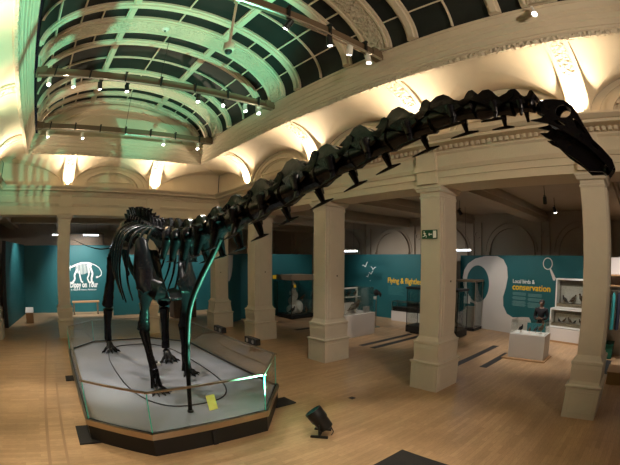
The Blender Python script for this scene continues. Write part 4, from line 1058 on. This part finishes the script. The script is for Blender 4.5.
GZ = 7.0
def gantry(y, x0, x1, label, drop):
    o = empty('lighting_gantry', ((x0+x1)/2,y,GZ), label, 'gantry', 'gantries across the skylight')
    build('main_beam', MB().box(x0, x1, y-.06, y+.06, GZ-.07, GZ+.09), M['beam'], o)
    build('track_rail', MB().tube([(x0+.05,y-.12,GZ-.14),(x1-.05,y-.12,GZ-.14)], .026, 8), M['steel'], o)
    n = 7
    for i in range(n):
        x = x0 + .5 + (x1-x0-1.0)*i/(n-1)
        build('cross_bracket', MB().box(x-.03, x+.03, y-.15, y+.13, GZ+.09, GZ+.12).box(x-.02, x+.02, y-.145, y-.10, GZ-.15, GZ+.10), M['black'], o)
    for x in (x0+.1, x1-.1):
        build('end_foot', MB().box(x-.14, x+.14, y-.10, y+.10, GZ-.10, GZ+.12), M['beam'], o)
    build('suspension_wire', MB().tube([((x0+x1)/2,y,GZ+.1),((x0+x1)/2,y,drop)], .008, 6), M['black'], o)
gx0, gx1 = -1.20, 5.40
gantry(8.36, gx0, gx1, 'long lighting gantry crossing the middle of the skylight', 8.50)
gantry(4.53, gx0, gx1, 'nearest lighting gantry at the top of the view', 8.45)
gantry(12.30, gx0, gx1, 'far lighting gantry in front of the arched end wall', 8.45)
def gl(gy, xs, gname, poss):
    for (x, dark, tgt, e), p in zip(xs, poss):
        tracklamp((x, gy-.12, GZ-.178), tgt, ('black' if dark else 'white')+' spotlight on the '+gname+', '+p, dark, e)
gl(8.36, [(-.80,0,(.6,5,.0),0),(-.15,0,(1.5,8,1),GANT),(.55,1,(2.0,9.5,1),0),(1.25,1,(2.3,7,1),GANT),(3.15,1,(2.6,6,1),0),(3.85,1,(2.3,4,1),GANT),(4.5,0,(5,6,0),0),(4.9,0,(4.3,3.5,0),0)],
   'middle gantry', ['first from the left','second from the left','third from the left','fourth from the left','fourth from the right','third from the right','second from the right','first from the right'])
gl(4.53, [(3.05,1,(1.8,7.2,2.8),GANT*1.6),(3.95,1,(5.5,5,0),0),(4.45,0,(6,7.5,0),GANT*.5),(4.95,0,(4.6,3.2,0),GANT*.7)], 'nearest gantry',
   ['furthest from the skylight edge','third from the skylight edge','second from the skylight edge','right beside the skylight edge'])
gl(12.30, [(-.75,0,(1.2,11,0),0),(.55,0,(2,10.6,1),GANT),(3.55,0,(2.4,9,1),GANT),(4.85,0,(4,8,0),0)], 'far gantry',
   ['left end','second from the left end','second from the right end','right end'])
o = tracklamp((5.30, 1.0, 6.98), (2.3, .5, 3.7), 'spotlight on the edge of the skylight above the skull', 0, 70, ang=20, group=None)

# dome camera on a pole under the nearest gantry, smoke detector on the carved arch
o = empty('dome_camera', (2.10,4.55,6.9), 'cream dome camera on a pole hanging below the nearest gantry', 'camera')
build('hanging_pole', MB().tube([(2.10,4.55,GZ-.075),(2.10,4.55,5.98)], .022, 10).tube([(2.10,4.55,GZ-.072),(2.10,4.55,GZ-.10)], .05, 10), M['plaster'], o)
build('housing', MB().tube([(2.10,4.55,6.02),(2.10,4.55,6.0),(2.10,4.55,5.90),(2.10,4.55,5.87)], [.05,.085,.085,.07], 16), M['plaster'], o, True)
build('dome', MB().ball((2.10,4.55,5.865), .06,.06,.06, 14, 8), M['black'], o, True)
sp = vp(math.radians(94), 8.08); o = empty('smoke_detector', sp, 'round white smoke detector on the carved arch of the skylight', 'detector')
build('body', MB().tube([sp+Vector((0,0,.0)), sp+Vector((0,0,-.09)), sp+Vector((0,0,-.13))], [.10,.10,.06], 18), M['whitemetal'], o, True)
build('sensor', MB().tube([sp+Vector((0,0,-.13)), sp+Vector((0,0,-.15))], .03, 12), M['black'], o)

# aisle lamps: bulkhead spots hung under the aisle ceiling
ad = [(9.6,13.2,'bright spotlight high in the aisle left of the exit sign column'),(11.6,6.3,'pair spotlight in the aisle ceiling near the conservation wall, left'),
      (10.6,6.0,'spotlight in the aisle ceiling right of the exit sign column'),(10.2,2.75,'bright spotlight by the ceiling beam above the conservation wall'),
      (12.2,2.95,'further spotlight by the ceiling beam above the conservation wall'),(9.0,17.0,'spotlight in the far corner behind the neck')]
tg = [(13.9,11.0,1.6),(13.4,5.4,1.8),(10.9,3.4,.6),(12.6,3.4,1.8),(12.2,2.0,1.4),(10.5,16,1.4)]
for (x,y,l),t in zip(ad, tg):
    o = tracklamp((x,y,4.60), t, l, 1, AIS, NEUT, 75, 'aisle spotlights')
    # drop rod to the ceiling
    build('drop_rod', MB().tube([(x,y,4.58),(x,y,4.87)], .010, 6), M['black'], o)
for x, y, l, w in ((13.0,13.0,'white strip light above the flying birds wall','y'),(13.0,7.12,'white strip light at the right side of the exit sign column','y'),
                (.2,21.0,'white strip light above the far teal wall left of the slim column','x'),(2.1,21.0,'white strip light above the dinosaur drawing','x')):
    o = empty('strip_light', (x,y,3.4), l, 'strip light', 'strip lights above the panels')
    z = 3.20 if w == 'y' else 4.06
    if w == 'y': a = (x-.04,x+.04,y-.5,y+.5)
    else: a = (x-.45,x+.45,y-.04,y+.04)
    build('tube', MB().box(*a, z, z+.04), M['tubelight'], o); build('housing', MB().box(a[0]-.02,a[1]+.02,a[2]-.02,a[3]+.02, z+.04, z+.08), M['whitemetal'], o)
    for s in (-.3,.3):
        xx, yy = (x, y+s) if w == 'y' else (x+s, y)
        build('hanger', MB().tube([(xx,yy,z+.08),(xx,yy,4.87)], .006, 6), M['black'], o)
for L, T, e, c, an in FILL_SPOTS: spot('added_fill_spot', L, T, e, c, an, .8, .15)  # unseen extra lights, no fitting belongs to them

# green floor spotlight with yoke, standing on the floor in front of the platform
gc = Vector((3.80,4.38,.24)); gt = Vector((.5,8.6,7.4)); d = (gt-gc).normalized(); sd = d.cross(Vector((0,0,1))).normalized()
o = empty('floor_spotlight', (3.80,4.38,0), 'black spotlight standing on the floor in front of the platform, throwing green light upwards', 'spotlight')
build('lamp_body', MB().tube([gc-d*.16, gc-d*.15, gc+d*.02, gc+d*.04, gc+d*.15], [.07,.12,.13,.145,.145], 18), M['black'], o, True)
build('lens', MB().tube([gc+d*.145, gc+d*.155], .12, 18), M['greenlens'], o)
hd = MB(); e1 = sd; e2 = d.cross(sd); arch_ring(hd, (0,0), .125, .147, .09, lambda u, v, q: gc + d*(.14+q) + e1*u + e2*v, 0, 2*PI, 24)
build('hood', hd, M['black'], o, True)
b = MB(); b.tube([Vector((3.80,4.38,.03))-sd*.175, gc-sd*.175, ], .014, 8).tube([Vector((3.80,4.38,.03))+sd*.175, gc+sd*.175], .014, 8).tube([Vector((3.80,4.38,.03))-sd*.175, Vector((3.80,4.38,.03))+sd*.175], .02, 8)
build('yoke', b, M['black'], o)
for sg in (-1,1):
    q = Vector((3.80,4.38,0))+sd*sg*.16; h = Vector((-sd.y,sd.x,0))
    build('foot', MB().obox(q+Vector((0,0,.015)), sd, h, (0,0,1), .025, .14, .015), M['black'], o)
build('cable', MB().tube([gc-d*.15, gc-d*.2+Vector((.06,0,.02)), Vector((3.98,4.36,.12)), Vector((3.98,4.28,.02)), Vector((3.88,4.22,.01))], .008, 6), M['black'], o, True)
spot('green_lamp', gc+d*.235, gt, GREEN, (.22,1,.66), 72, .3, .06, o)

# ------------------------------------------------------------------ camera (fisheye lens of the photograph)
cd = bpy.data.cameras.new('camera'); co = bpy.data.objects.new('camera', cd); COL.objects.link(co); scene.camera = co
R_ = Vector(CAMR); U_ = Vector(CAMU); B_ = Vector(CAMB)
co.matrix_world = Matrix(((R_.x,U_.x,B_.x,0),(R_.y,U_.y,B_.y,0),(R_.z,U_.z,B_.z,2.83),(0,0,0,1)))
cd.type = 'PANO'; cd.panorama_type = 'FISHEYE_LENS_POLYNOMIAL'; cd.sensor_width = 36; cd.fisheye_fov = math.radians(200)
cd.fisheye_polynomial_k0 = 0; cd.fisheye_polynomial_k1 = K1; cd.fisheye_polynomial_k2 = 0; cd.fisheye_polynomial_k3 = K3; cd.fisheye_polynomial_k4 = 0
cd.shift_x = SHX; cd.shift_y = SHY; cd.clip_start = .05; cd.clip_end = 200

w = bpy.data.worlds.new('world'); scene.world = w; w.use_nodes = True
w.node_tree.nodes['Background'].inputs[0].default_value = (.01,.012,.015,1); w.node_tree.nodes['Background'].inputs[1].default_value = .3
scene.view_settings.view_transform = 'Standard'; scene.view_settings.look = 'None'; scene.view_settings.gamma = 1
scene.view_settings.use_curve_mapping = False; scene.view_settings.exposure = EXPO
